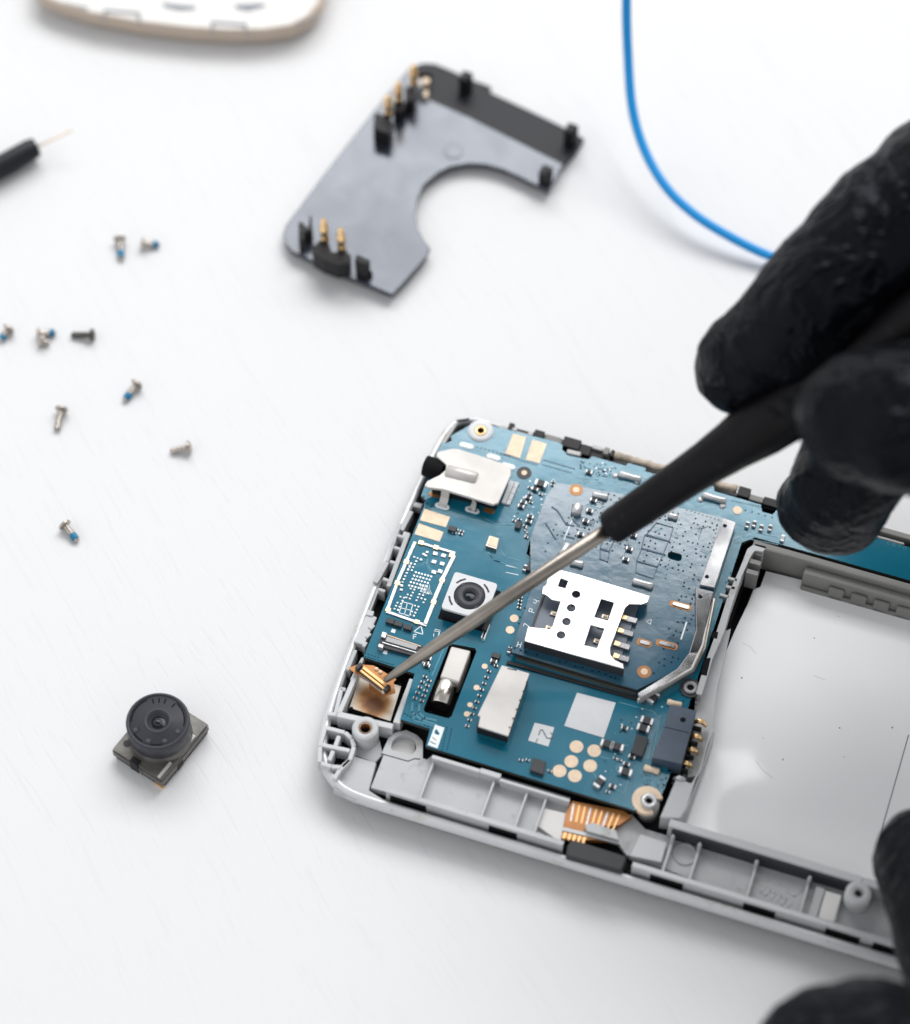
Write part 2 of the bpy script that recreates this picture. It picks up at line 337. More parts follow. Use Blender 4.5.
# ------------------------------------------------------------------ PHONE
F = Frame(P(318, 790, 6), -18.5); F.a0 = math.radians(-18.5)
phone = thing('smartphone', 'opened silver smartphone lying face down with teal circuit board and empty battery bay', 'smartphone', (F.o.x, F.o.y, 0), F.a0)
def L(w, x, y, z): p = F.q(w, x, y, z); return (p.x, p.y)
def LS(w, pts, z): return [L(w, x, y, z) for x, y in pts]
def R2(w, a, b, z):
    p = L(w, *a, z); q = L(w, *b, z); return min(p[0], q[0]), max(p[0], q[0]), min(p[1], q[1]), max(p[1], q[1])
exec_parts = []
def outline(ins):
    """outer outline of the phone, inset by ins"""
    u1 = 126-ins; v0 = .9+ins; v1 = 66.0-ins
    base = [(5.5+0*ins, v0)]
    pts = []
    # bottom-left corner, bowed short side, top-left corner
    left = [(9, .85), (5.6, .95), (3.0, 1.35), (.8, 2.4), (-1.2, 4.3), (-2.6, 6.9), (-3.35, 10), (-3.9, 16), (-4.15, 23), (-4.3, 34), (-4.2, 44), (-3.95, 52), (-3.6, 58), (-3.2, 61.5), (-2.3, 64.2), (-.6, 65.7), (1.8, 66.25), (5, 66.2), (9, 66.0)]
    lf_ = [Vector(left[0])]; P_ = [Vector(q) for q in [left[0]]+left+[left[-1]]]
    for i in range(1, len(P_)-2):
        for k in range(1, 6):
            t_ = k/5; a, b_, c, d = P_[i-1:i+3]
            lf_.append(.5*((2*b_)+(c-a)*t_+(2*a-5*b_+4*c-d)*t_*t_+(3*b_-a-3*c+d)*t_**3))
    left = lf_
    n = len(left); res = []
    for i, p in enumerate(left):
        a = Vector(left[max(i-1, 0)]); b_ = Vector(left[min(i+1, n-1)]); d = (b_-a).normalized()
        nrm = Vector((d.y, -d.x))        # path runs up the left side: inward is +x
        if i == 0: nrm = Vector((0, 1))
        if i == n-1: nrm = Vector((0, -1))
        q = Vector(p)+nrm*ins
        res.append((q.x, q.y))
    res = res[::-1]                        # run top -> bottom for CCW
    return res+[(u1-6, v0), (u1-2, v0+2), (u1, v0+8), (u1, v1-8), (u1-2, v1-2), (u1-6, v1)]
chass = MB()
chass.prism(outline(2.2), .1, 1.0, M['black'])
chass.build('screen_back', phone)
rim = MB()
def rimring(mb, prof, m):
    """prof: (inset, z) cross-section swept round the outline"""
    loops = [outline(i) for i, z in prof]; n = len(loops[0]); vs = []
    for (i, z), l in zip(prof, loops): vs += [(p[0], p[1], z) for p in l]
    fs = []
    for j in range(len(prof)):
        j2 = (j+1) % len(prof)
        for k in range(n):
            k2 = (k+1) % n; fs.append((j*n+k, j*n+k2, j2*n+k2, j2*n+k))
    mb.add(vs, fs, m, True)
rimring(rim, [(.95,2.7), (.4,2.75), (.1,3.0), (0,3.4), (.04,3.9), (.2,4.4), (.5,4.75), (.85,4.8), (1.2,4.6), (1.3,4.1), (1.3,2.2)], M['rim'])
rb = MB(); rimring(rb, [(2.3,.02), (1.6,.4), (1.0,1.0), (.6,1.7), (.32,2.4), (.3,2.78), (1.5,2.8), (2.8,1.8), (2.8,.02)], mat('front_bezel_shaded', (.075,.068,.06), .35)); rb.build('front_bezel', phone)  # bezel colour carries the brown shadow below the rim
ro = rim.build('outer_rim', phone)
# --- dark tray under board
tray = MB()
inner = outline(1.45)
tray.prism(inner, 1.25, 3.0, M['black'], holes=[rect(46.5, 112, 11, 56.5)])
tray.build('inner_tray', phone)
# ---------------- frame plastic on the left side and corner lattice
lf = MB(); PL = M['plastic']; PL2 = M['plastic2']
def bar(w, a, b, wd, z, z0=2.8, m=None, mb=None):
    p = Vector(L(w, *a, z)); q = Vector(L(w, *b, z)); d = q-p; c = (p+q)/2
    (mb or lf).box(-d.length/2, d.length/2, -wd/2, wd/2, z0, z, m or PL, c=(c.x, c.y), ang=math.atan2(d.y, d.x))
bar('C3', (437,82), (310,425), .7, 6.0)                        # inner rail beside the board
for a, b in [((365,95),(420,112)), ((345,172),(400,188)), ((318,262),(368,278)), ((275,372),(315,388)), ((245,440),(290,455))]:
    bar('C3', a, b, .5, 5.6)
bar('C3', (385,20), (300,265), .5, 5.3); bar('C3', (300,265), (225,400), .8, 5.3)
bar('C3', (235,430), (170,590), 1.0, 4.6); bar('C3', (205,610), (120,790), 1.6, 5.2, m=PL2)
for a, b in [((170,590),(215,600)), ((190,670),(215,690)), ((175,730),(190,745)), ((150,790),(170,800))]: bar('C3', a, b, .9, 5.4, m=PL2)
bar('C3', (100,830), (45,960), .55, 5.2); bar('C3', (150,880), (75,1024), .55, 5.4, m=PL2)
bar('C2', (392,760), (455,775), .8, 4.6); bar('C2', (375,810), (300,950), .8, 5.2); bar('C2', (345,965), (320,1024), 1.0, 5.3, m=PL2)
bar('C2', (600,330), (700,170), .6, 5.0, m=M['rimgrey']); bar('C2', (705,150), (800,135), .35, 4.9, m=M['blackpl'])
bar('A2', (250,290), (215,440), .6, 5.2, m=PL2); bar('A2', (240,290), (275,298), .6, 5.2)
# pocket frame round the stained pad
pk = [('A2',(345,190),(235,440),.7),('A2',(225,445),(560,520),.9),('A2',(580,500),(680,235),1.0)]
for w, a, b, wd in pk: bar(w, a, b, wd, 6.2, m=PL2)
# lattice in the corner
for pts in ([(150,525),(270,555),(312,590),(325,640),(300,720),(250,765),(190,760),(125,740)], [(125,628),(300,665)], [(235,575),(212,640)], [(200,665),(175,725)], [(205,835),(240,780),(300,720)], [(165,440),(250,452)], [(150,530),(120,640),(118,735)]):
    for a, b in zip(pts[:-1], pts[1:]): bar('A2', a, b, .62, 5.6, m=PL2)
lf.build('side_clips', phone, bevel=.12)
# corner floor
cf = MB()
cf.prism(LS('A2', [(235,770),(330,700),(460,740),(415,905),(500,960),(470,985),(330,960),(200,900),(215,850)], 4.2), 2.8, 4.2, PL)
cf.prism(LS('A2', [(330,640),(480,600),(500,690),(450,740),(325,690)], 3.6), 2.8, 3.6, PL)
cf.build('corner_floor', phone, bevel=.1)
def boss(w, x, y, z, r, hr, m=PL, zb=2.8, hole=M['copper'], name='screw_boss', depth=1.5):
    c = L(w, x, y, z); b = MB()
    b.lathe((c[0], c[1], 0), [(r, zb), (r, z-.15), (r-.15, z), (hr, z), (hr, z-depth)], m, 30, cap=False)
    b.disc(c, hr, z-depth, M['black'])
    b.lathe((c[0], c[1], 0), [(hr-.01, z-depth), (hr-.01, z-.12), (hr+.18, z+.012), (hr+.03, z+.014)], hole, 30, cap=False)
    return b.build(name, phone)
boss('A2', 393, 530, 6.6, 1.85, .75)
boss('WX', 615, 515, 7.0, 1.75, .55, m=PL2, hole=M['rimgrey'])
# ---------------- pad with stain (speaker pocket)
x0, x1, y0, y1 = R2('B2', (105,770), (700,490), 4.6)
pad = MB(); padpoly = LS('B2', [(225,400),(700,520),(575,925),(105,770)], 4.6)
cc = L('B2', 390, 700, 4.6); M['stain'] = stained('stained_cream_pad', cc[0], cc[1])
pad.prism(padpoly, 3.2, 4.6, M['stain'], side=M['black'])
po = pad.build('speaker_pad', phone, bevel=.1)
for x, y in ((130,775),(685,500)):
    q = L('B2', x, y, 4.7); MB().cyl(q, .22, 4.5, 4.75, M['black'], 10).build('pad_peg', po)
# flex lifted by the tool
fx = MB()
fpoly = [(95,318),(210,275),(380,290),(640,445),(610,480),(632,600),(520,632),(430,565),(330,480),(230,420)]
zf = lambda p: .0
fp = LS('B2', fpoly, 6.9)
fx.prism(fp, 6.75, 6.9, M['flex'], tilt=lambda p: .0)
# tail folding down to the pad
a = Vector(L('B2', 330, 470, 6.75)); b = Vector(L('B2', 470, 600, 6.75)); c = Vector(L('B2', 455, 640, 4.65)); d = Vector(L('B2', 330, 560, 4.65))
fx.add([(a.x,a.y,6.75),(b.x,b.y,6.75),(c.x,c.y,4.66),(d.x,d.y,4.66)], [(0,3,2,1)], M['flex'])
fo = fx.build('flex_cable', phone)
cn = MB(); a = Vector(L('B2', 225, 310, 7.6)); b = Vector(L('B2', 545, 560, 7.6)); dd = b-a; cmid = (a+b)/2; an = math.atan2(dd.y, dd.x); hl = dd.length/2
cn.box(-hl, hl, -.42, .5, 6.9, 7.3, M['chip'], c=cmid, ang=an)
cn.box(-hl+.4, hl-.4, .05, .48, 7.3, 7.75, M['flex2'], c=cmid, ang=an)
cn.box(-hl+.4, hl-.4, -.42, -.1, 7.3, 7.62, M['flex2'], c=cmid, ang=an)
for sgn in (-1, 1): cn.box(sgn*hl-.45, sgn*hl+.1, -.5, .55, 6.9, 7.85, M['chip'], c=cmid, ang=an)
for k in range(14): cn.box(-hl+.6+k*(2*hl-1.2)/14, -hl+.75+k*(2*hl-1.2)/14, -.8, -.42, 6.9, 7.05, M['solder'], c=cmid, ang=an)
cn.build('flex_connector', fo, bevel=.05)
sol = MB()
for x, y in ((195,325),(495,585),(415,330),(460,365)): 
    q = L('B2', x, y, 7.0); sol.lathe((q[0], q[1], 0), [(.32, 6.85), (.28, 7.05), (.12, 7.15), (0, 7.17)], M['gold'], 12)
sol.build('solder_joint', fo)
# ---------------- CIRCUIT BOARD
ZP = 6.5
bp = [(7.2,13.6),(11.6,13.5),(11.9,10.8)]
bp += [L('A5',300,920,ZP), L('A5',345,905,ZP), L('A5',335,860,ZP), L('A5',370,825,ZP), L('A5',430,850,ZP), L('A5',455,800,ZP), L('A5',490,710,ZP)]
bp += [(44.6,17.5),(44.6,56.2),(46.2,57.7),(112,57.9),(112,63.0),(48,63.2),(47.6,62.2),(46,62.2),(45.6,63.3),(38.5,63.4),(38.2,64.2),(35,64.2),(34.7,63.4)]
bp += [(28,63.5),(27.8,64.1),(25.2,64.1),(25,63.5)]
bp += LS('A3', [(700,275),(670,298),(610,290),(590,262),(500,250),(470,225),(475,190),(440,170)], ZP)
bp += [(12.0,64.2),(5.4,64.0),(1.7,63.9)]
bp += LS('C1', [(385,45),(395,80),(350,100),(318,95),(300,135)], ZP)
bp += LS('C1', [(180,440),(160,500),(195,530),(175,570)], ZP)
bp += [(-.9,48),(-.9,21.2),(6.8,21.0)]
hole_a = circ(L('C1', 612, 8, ZP), .55, 16)
slot = LS('A6', [(318,150),(480,180),(490,200),(330,615),(310,630),(160,590),(150,570)], ZP)
oval = round_poly(LS('A4', [(348,560),(415,578),(405,612),(345,592)], ZP), .5)
camhole = LS('W1', [(590,640),(650,655),(660,680),(618,735),(575,700)], ZP)
board = MB()
board.prism(bp, ZP-.8, ZP, M['pcb'], holes=[hole_a, slot, camhole], side=M['edge'])
TR = M['trace']; VI = M['via']; SK = M['silk']
bz = ZP
def tr(w, pts, wd=.13, m=TR, h=.035): board.line(LS(w, pts, bz), wd, bz, m, h)
def via(c, r=.11): board.disc(c, r*1.28, bz+.02, VI, 8)
def viarow(w, a, b, n, r=.10):
    p = Vector(L(w, *a, bz)); q = Vector(L(w, *b, bz))
    for i in range(n): via(p.lerp(q, i/(n-1)), r)
viarow('A3', (10,258), (275,340), 13); viarow('A3', (335,305), (560,370), 13); viarow('A3', (330,340), (535,400), 11)
viarow('C1', (585,130), (830,195), 9); viarow('A4', (670,308), (880,352), 17, .085); viarow('A4', (735,355), (870,392), 5)
viarow('A2', (395,100), (560,150), 12, .08); viarow('A2', (392,80), (470,105), 5, .08)
viarow('A6', (30,600), (180,680), 9, .09); viarow('A6', (300,690), (270,830), 8, .08); viarow('A6', (330,700), (300,830), 8, .08)
viarow('A6', (510,720), (650,770), 10, .07); viarow('A6', (520,760), (660,800), 10, .07)
viarow('W5', (200,500), (140,640), 9, .09); viarow('W5', (290,200), (240,300), 4, .09)
for k in range(36):
    x = random.uniform(600, 850); y = 300+(x-600)*.22+random.uniform(0, 90); via(L('A3', x, y, bz), .09)
for k in range(26): via(L('C1', random.uniform(165, 250), random.uniform(490, 600), bz), .08)
for k in range(22): via(L('A5', random.uniform(540, 640), random.uniform(270, 350), bz), .09)
for k in range(30): via(L('A5', random.uniform(330, 470), random.uniform(710, 800), bz), .08)
for k in range(60): via(L('W5', random.uniform(120, 330), random.uniform(90, 700), bz), .07) if False else None
tr('W1', [(370,535),(440,565),(505,570),(540,555)]); tr('W1', [(395,690),(430,730),(540,765)]); tr('W1', [(455,680),(480,715),(545,730)])
tr('C1', [(620,665),(820,720),(880,700)]); tr('C1', [(770,610),(880,570)])
tr('A1', [(745,125),(878,165)]); tr('A1', [(790,375),(830,440),(878,455)])
for o in (0, 14, 28): tr('W5', [(270,130+o),(330,115+o),(430,135+o)], .08)
for o in (0, 45): tr('A6', [(80+o,530+o*.2),(75+o,590),(140+o*.4,640-o*.3),(230,670-o*.6)], .3)
for k in range(7): tr('A5', [(440-k*7,400+k*4),(395-k*5,520+k*4),(372-k*3,640)], .07)
tr('A5', [(210,335),(395,385),(430,430),(385,640)], .12); tr('A5', [(110,630),(160,640)]); tr('A5', [(70,710),(90,745)]); tr('A5', [(180,805),(240,825),(270,720)])
tr('A5', [(200,710),(195,680),(240,660)]); tr('A5', [(160,560),(260,570)])
tr('A6', [(205,355),(290,160)], .2); tr('A6', [(100,600),(80,640),(250,690)], .2)
for k in range(40):
    p = Vector(L('A3', random.uniform(560, 880), random.uniform(400, 560), bz)); dl = random.choice([(1,0),(0,1),(.7,.7)]); ln = random.uniform(.4, 1.3)
    board.line([p, p+Vector(dl)*ln], .07, bz, TR, .03)
for k in range(60):
    p = Vector(L('A3', random.uniform(600, 880), random.uniform(300, 430), bz))
    if 21 < p.x < 40 and p.y < 63: board.box(p.x-.12, p.x+.12, p.y-.08, p.y+.08, bz-.01, bz+.04, random.choice([SK, M['solder'], VI, VI]))
for k in range(50):
    p = Vector((random.uniform(12, 18), random.uniform(50, 57)))
    board.box(p.x-.11, p.x+.11, p.y-.09, p.y+.09, bz-.01, bz+.05, random.choice([SK, M['solder'], VI]))
for k in range(26):
    p = Vector((random.uniform(8, 11.5), random.uniform(13.9, 23))); via(p, .07)
for k in range(40):
    p = Vector((random.uniform(36, 43), random.uniform(12, 27))); board.box(p.x-.1, p.x+.1, p.y-.08, p.y+.08, bz-.01, bz+.04, random.choice([SK, TR, VI]))
# silkscreen
glyph(board, G['tri'], L('A1', 290, 950, bz), 1.35, bz, SK, .14); glyph(board, G['F'], L('A1', 255, 1000, bz), .7, bz, SK, .13, .3)
def sq(w, x, y, r=.35): c = L(w, x, y, bz); board.box(c[0]-r, c[0]+r, c[1]-r, c[1]+r, bz-.01, bz+.03, SK)
sq('A1', 98, 958, .3); sq('A2', 514, 74, .28)
for (w, pts) in [('A6', [(215,105),(220,70),(250,75),(245,100)]), ('A1', [(395,975),(405,945),(440,955),(432,985)]), ('W4', [(95,45),(140,55)]), ('W4', [(95,20),(140,30)]), ('A3', [(395,450),(415,455)])]: tr(w, pts, .1, SK)
# dark ring round the screw hole, label strip by the slot
lb = LS('A6', [(225,670),(285,690),(240,822),(178,800)], bz); board.prism(lb, bz-.01, bz+.05, SK)
board.prism(LS('L2', [(335,450),(385,395),(455,500),(440,540),(350,510)], bz+.05), bz, bz+.075, M['pcb'])
board.line(LS('L2', [(290,590),(330,625),(375,660)], bz+.05), .12, bz+.05, M['copper'], .02); board.line(LS('L2', [(240,685),(300,725),(365,745)], bz+.05), .16, bz+.05, M['ink'], .02)
# faint text on the far right of the board
for k, ch in enumerate(['C','0','X','0']):
    glyph(board, G[ch], L('C4', 635+k*68, 435+k*20, bz), .55, bz, TR, .08)
bo = board.build('circuit_board', phone)
bo['label'] = 'teal circuit board with gold pads and soldered parts'
def sub(mb, name, bevel=0, label=None, parent=None): return mb.build(name, parent or bo, bevel=bevel, label=label)
# gold rectangles
for w, pts in [('A3', [(100,105),(198,130),(152,290),(38,255)]), ('A3', [(245,150),(355,180),(300,330),(195,300)]), ('A1', [(325,65),(512,125),(482,200),(292,148)]),
               ('A1', [(285,172),(465,235),(437,305),(252,250)])]:
    sub(MB().prism(LS(w, pts, bz), bz-.02, bz+.05, M['gold']), 'gold_pad')
for x, y in [(353,683),(418,698),(334,737),(403,753),(291,772),(347,790)]:
    sub(MB().cyl(L('W4', x, y, bz), .95, bz-.02, bz+.05, M['gold'], 26), 'round_test_pad')
for w, x, y, r in [('W4',125,214,.62),('W4',110,256,.62),('A6',542,297,.42),('A6',490,433,.42),('A6',448,543,.38),('A6',428,602,.42),('A4',695,355,.68),('A5',-5,578,.6)]:
    sub(MB().cyl(L(w, x, y, bz), r, bz-.02, bz+.06, M['gold'], 22), 'small_test_pad')
def ringpad(w, x, y, r, r2, m, z=None, pr=None):
    z = z or bz; b = MB(); c = L(w, x, y, z); b.cyl(c, r, z-.02, z+.05, m, 30); b.cyl(c, r2, z, z+.10, M['gold'], 22); return sub(b, 'ringed_pad', parent=pr)
ringpad('A3', 183, 402, 1.08, .42, M['chip'])
# screw boss pad at the top-left corner
b = MB(); c = L('C1', 612, 8, bz); b.ring(c, .62, 1.9, bz-.02, bz+.08, M['paper']); b.ring(c, .5, .85, bz+.05, bz+.2, M['gold2']); b.disc(c, .52, bz-.7, M['copper']); sub(b, 'screw_hole')
# silver barrel pads bottom right (screw boss with gold crescent)
c = L('A5', 372, 868, 7.0); b = MB()
c2 = L('A5', 363, 862, 6.62); th_ = [math.radians(25+i*15) for i in range(20)]
b.prism([(c2[0]+2.1*math.cos(t), c2[1]+2.1*math.sin(t)) for t in th_]+[(c2[0]+.95*math.cos(t), c2[1]+.95*math.sin(t)) for t in reversed(th_)], 5.9, 6.62, M['gold'])
b.build('gold_crescent', phone)
b = MB(); b.ring(c, .9, 1.5, 3, 6.3, M['rimgrey']); b.lathe((c[0],c[1],0), [(1.1,6.2),(1.1,7.2),(1.0,7.3),(.5,7.3),(.5,6.6)], M['solder'], 28, cap=False); b.disc(c, .5, 6.7, M['black']); b.build('screw_boss', phone)
# ringed boss right of the SIM board
b = MB(); c = L('A5', 595, 257, 6.8); b.cyl(c, 1.45, 6.4, 6.75, M['chip']); b.ring(c, .5, .98, 6.7, 7.0, M['rimgrey']); b.disc(c, .52, 6.78, M['black']); sub(b, 'screw_hole')
# ---- small SMD parts, one prototype of each kind then copies
def proto_smd(name, l, w, h, ends, body, end):
    b = MB(); b.box(-l/2+ends, l/2-ends, -w/2, w/2, 0, h, body); b.box(-l/2, -l/2+ends, -w/2-.01, w/2+.01, 0, h+.02, end); b.box(l/2-ends, l/2, -w/2-.01, w/2+.01, 0, h+.02, end)
    return b
smds = []
kinds = {'cap': proto_smd('c', 1.0, .55, .5, .24, M['chip'], M['solder']), 'sil': proto_smd('s', 1.1, .6, .45, .3, M['rimgrey'], M['solder']),
         'big': proto_smd('b', 1.8, 1.0, .8, .4, M['chip'], M['solder']), 'tiny': proto_smd('t', .62, .34, .26, .18, M['chip'], M['solder']), 'blk': MB().box(-.6,.6,-.4,.4,0,.6, M['chip'])}
names = {'cap':'capacitor','sil':'capacitor','big':'capacitor','tiny':'resistor','blk':'diode'}
protos = {}
def smd(kind, w, x, y, ang=0, z=None, parent=None):
    z = z or bz; c = L(w, x, y, z+.3)
    if kind not in protos:
        o = kinds[kind].build(names[kind], parent or bo, bevel=.05, seg=1); o.location = Vector((c[0], c[1], z-.01))*S; o.rotation_euler = (0,0,math.radians(ang)); protos[kind] = o; return o
    return copy_child(protos[kind], parent or bo, (c[0], c[1], z-.01), math.radians(ang))
for x, y in [(520,200),(560,212),(600,225),(545,235),(590,245)]: smd('tiny', 'A1', x, y, 0)
smd('blk', 'A1', 530, 215)
for x, y in [(225,510),(228,555),(265,525),(215,590),(178,625),(160,655),(310,560),(107,760),(150,750),(230,735),(218,770),(190,800),(235,620)]: smd('cap' if (x+y) % 3 else 'tiny', 'A3', x, y, 0)
smd('big', 'A3', 310, 490); smd('blk', 'A3', 140, 800, 90); smd('tiny','A3',195,825,90); smd('tiny','A3',200,860,90); smd('tiny','A3',200,885,0)
smd('cap', 'A3', 675, 395); 
for x, y in [(405,465),(400,490)]: smd('tiny', 'A3', x, y)
for x, y in [(745,430),(780,425),(815,445),(860,445)]: smd('cap', 'A4', x, y, 90)
smd('sil', 'B3', 228, 205, 90)
for x, y in [(75,890),(135,910),(205,935)]: smd('blk', 'A1', x, y, 0)
for x, y in [(180,245),(165,275),(172,290)]: smd('cap', 'A6', x, y, 0)
for i in range(10): smd('tiny', 'A6', 570-i*15.5, 325+i*39, 0)
smd('blk', 'A6', 615, 232); smd('cap', 'A6', 600, 265, 0); smd('tiny', 'A6', 615, 290)
for i in range(5):
    smd('tiny', 'A6', 160-i*16, 360+i*34, 0); smd('tiny', 'A6', 188-i*12, 385+i*32, 0)
for x, y, k in [(145,565,'big'),(200,580,'big'),(240,475,'cap'),(190,635,'tiny'),(215,645,'tiny'),(360,440,'big'),(340,480,'big'),(250,670,'cap'),(245,715,'big'),(280,630,'cap'),(175,790,'cap')]: smd(k, 'A5', x, y, 0)
smd('big', 'A5', 395, 315, 70); smd('big', 'A5', 105, 770, 70); smd('tiny', 'A5', 150,815,0)
for x, y in [(150,730),(175,730),(255,770)]: smd('tiny', 'W4', x, y, 0)
for x, y in [(108,330),(60,355),(45,375),(150,100),(165,30)]: smd('cap', 'W4', x, y, 90) if x > 60 else smd('tiny', 'W4', x, y, 0)
for i in range(7): smd('tiny', 'W4', 155-i*2, 95+i*13, 0)
# square chips
def chip(w, pts, h, m, name='chip', bev=.08, z=None): return sub(MB().prism(LS(w, pts, bz+h), bz-.01, bz+h, m), name, bev)
chip('A5', [(308,505),(372,530),(335,630),(272,605)], .9, M['chip'])
chip('W4', [(195,722),(242,738),(232,785),(182,768)], .8, M['chip'])
chip('A1', [(800,258),(872,280),(852,360),(772,335)], .7, M['darkmetal'], 'crystal', .05)
sub(MB().prism(LS('A1', [(808,266),(868,284),(850,345),(785,325)], bz+.75), bz+.6, bz+.76, M['gold']), 'crystal_lid')
chip('W1', [(590,730),(625,740),(612,785),(572,770)], .9, M['chip']); chip('W1', [(605,660),(625,668),(608,705),(590,697)], .7, M['steel'], 'spring_contact')
# white stickers
st = MB(); st.prism(LS('A5', [(-93,227),(197,345),(130,527),(-180,405)] if False else [(-16,285),(192,345),(130,527),(-16,485)], bz), 0, .01, M['paper']) if False else None
s1 = LS('W4', [(355,485),(497,522),(453,650),(308,606)], bz+.06); sub(MB().prism(s1, bz-.01, bz+.07, M['paper']), 'white_label')
s2 = MB(); s2.prism(LS('W4', [(200,595),(272,612),(250,682),(176,660)], bz+.06), bz-.01, bz+.07, M['paper'])
s2.line(LS('L1', [(378,432),(400,370),(430,312),(470,322),(515,410),(560,498),(610,512),(660,508),(692,475),(685,420),(650,378)], bz+.07), .17, bz+.07, M['ink'], .02); s2.line(LS('L1', [(352,520),(318,600)], bz+.07), .17, bz+.07, M['ink'], .02)
sub(s2, 'marked_label')
# small white connector strip with ribs right of jack
w_ = MB(); w_.prism(LS('W1', [(500,365),(542,375),(500,475),(462,465)], bz+.4), bz-.01, bz+.4, M['paper']); w_.line(LS('W1', [(522,375),(482,468)], bz+.4), .12, bz+.4, M['ink'], .02)
for k in range(3): w_.line(LS('W1', [(512-k*12,395+k*26),(535-k*12,402+k*26)], bz+.4), .1, bz+.4, M['rimgrey'], .02)
sub(w_, 'antenna_contact', .08)
# ---- unpopulated chip frame with solder walls
fr = MB(); fz = bz
cor = [(262,298),(550,378),(335,915),(50,815)]
def fbar(pts, wd, h=.25, m=M['solder']): fr.line(LS('A1', pts, fz+h), wd, fz, m, h)
fbar([(290,310),(545,385)], .32); fbar([(50,815),(335,915)], .36)
for a, b in [((255,310),(195,440)),((188,460),(130,590)),((122,615),(58,790))]: fbar([a, b], .42)
for a, b in [((540,410),(460,570)),((450,600),(395,730)),((388,760),(330,905))]: fbar([a, b], .5)
for x, y in [(193,450),(127,605),(455,585),(392,745),(60,800),(270,890),(300,310),(525,405),(410,345)]: 
    c = L('A1', x, y, fz+.3); fr.box(c[0]-.35, c[0]+.35, c[1]-.3, c[1]+.3, fz, fz+.32, M['gold2'])
for i in range(6):
    for j in range(5):
        a = Vector((262,530)).lerp(Vector((375,560)), i/5)+Vector((-12*j,24*j)); c = L('A1', a.x, a.y, fz)
        fr.cyl(c, .16, fz-.01, fz+.06, M['solder'], 8)
for x, y in [(405,395),(465,410),(395,455),(455,470),(320,400),(345,385),(335,410),(300,440),(440,525),(395,530),(160,630),(155,660)]:
    c = L('A1', x, y, fz); r_ = .32 if x > 380 else .18; fr.box(c[0]-r_, c[0]+r_, c[1]-r_*.8, c[1]+r_*.8, fz-.01, fz+.2, M['solder'])
for k in range(8): c = L('A1', 225-k*10, 470+k*22, fz); fr.box(c[0]-.14, c[0]+.14, c[1]-.1, c[1]+.1, fz-.01, fz+.1, M['solder'])
for gx, gy, nx, ny in [(150,710,2,5),(255,775,2,4),(300,670,3,4),(250,420,2,5),(225,650,2,4)]:
    for i in range(nx):
        for j in range(ny):
            if (i*3+j*5+nx) % 7 == 0: continue
            c = L('A1', gx+i*26-j*11, gy+j*22+i*8, fz); fr.box(c[0]-.13, c[0]+.13, c[1]-.11, c[1]+.11, fz-.01, fz+.12, M['solder'])
fr.line(LS('A1', [(165,745),(240,765),(215,850),(140,825),(165,745)], fz), .12, fz, SK, .04); fr.line(LS('A1', [(200,755),(178,840)], fz), .1, fz, SK, .04); fr.line(LS('A1', [(152,790),(228,808)], fz), .1, fz, SK, .04)
for k in range(9): p = L('A1', 245+k*17, 500-k*6, fz); q = L('A1', 265+k*15, 470-k*4, fz); fr.line([p, q], .07, fz, TR, .04)
for k in range(6): fr.line(LS('A1', [(290+k*14,620),(305+k*12,660),(320+k*12,690)], fz), .06, fz, M['silk'], .03)
for k in range(5): fr.line(LS('A1', [(350,420+k*10),(335+k*5,470),(365+k*4,520)], fz), .06, fz, TR, .03)
sub(fr, 'chip_footprint')
# ---- flat connector (left lower)
fc = MB(); cpl = LS('C3', [(275,712),(530,800),(500,870),(240,800)], bz+.9)
fc.prism(cpl, bz-.01, bz+.6, M['chip'])
fc.prism(LS('C3', [(300,742),(500,805),(485,830),(290,772)], bz+.9), bz+.6, bz+.85, M['rimgrey'])
fc.line(LS('C3', [(285,728),(515,805)], bz+.9), .16, bz+.6, M['gold'], .25); fc.line(LS('C3', [(272,780),(490,845)], bz+.9), .2, bz+.6, M['solder'], .2)
for k in range(16): 
    a = L('C3', 285+k*13, 808+k*4, bz); fc.box(a[0]-.09, a[0]+.09, a[1]-.35, a[1]+.2, bz, bz+.12, M['solder'])
for pts in ([(272,712),(300,722),(290,755),(262,745)], [(250,790),(280,800),(272,820),(242,808)]): fc.prism(LS('C3', pts, bz+1), bz, bz+1.0, M['solder'])
sub(fc, 'board_connector', .05)
# ---- vibration motor in its slot
sp = MB(); sp.prism([(p[0], p[1]) for p in slot], 3.0, 3.6, M['black']); sp.build('motor_slot', phone)
mo = MB()
mo.prism(LS('A6', [(328,165),(455,195),(378,402),(255,368)], 6.9), 3.6, 6.9, M['steel'])
mo2 = mo.build('vibration_motor', phone, bevel=.25)
a = Vector((*L('A6', 300, 405, 5.6), 5.3)); b = Vector((*L('A6', 258, 545, 5.6), 5.3))
cy = MB(); d = (b-a); cy.lathe(a, [(1.45,-.1),(1.55,.05),(1.55,d.length-.1),(1.45,d.length)], mat('motor_metal', (.62,.59,.54), .24, metal=1., var=.1, vscale=400), 32, axis=d); cy.build('motor_weight', mo2)
# ---- shield can
sc_ = MB(); top = LS('A6', [(655,290),(828,345),(690,745),(500,680),(515,620),(500,610),(535,545)] if False else [(652,290),(828,342),(692,742),(500,680),(515,618),(497,608)], bz+2.7)
sc_.prism(top, bz+2.35, bz+2.7, M['steel']); 
sx = LS('A6', [(652,296),(822,345),(690,735),(492,672)], bz+2.4); sc_.prism(sx, bz-.01, bz+2.36, M['blackpl'])
for k in range(6): p = L('A6', 812-k*22, 400+k*58, bz+2.6); sc_.cyl(p, .16, bz+2.5, bz+2.72, M['edge'], 8)
sc_.line(LS('A6', [(690,310),(745,322)], bz+2.7), .2, bz+2.69, M['edge'], .02)
sc_.build('shield_can', phone, bevel=.12)
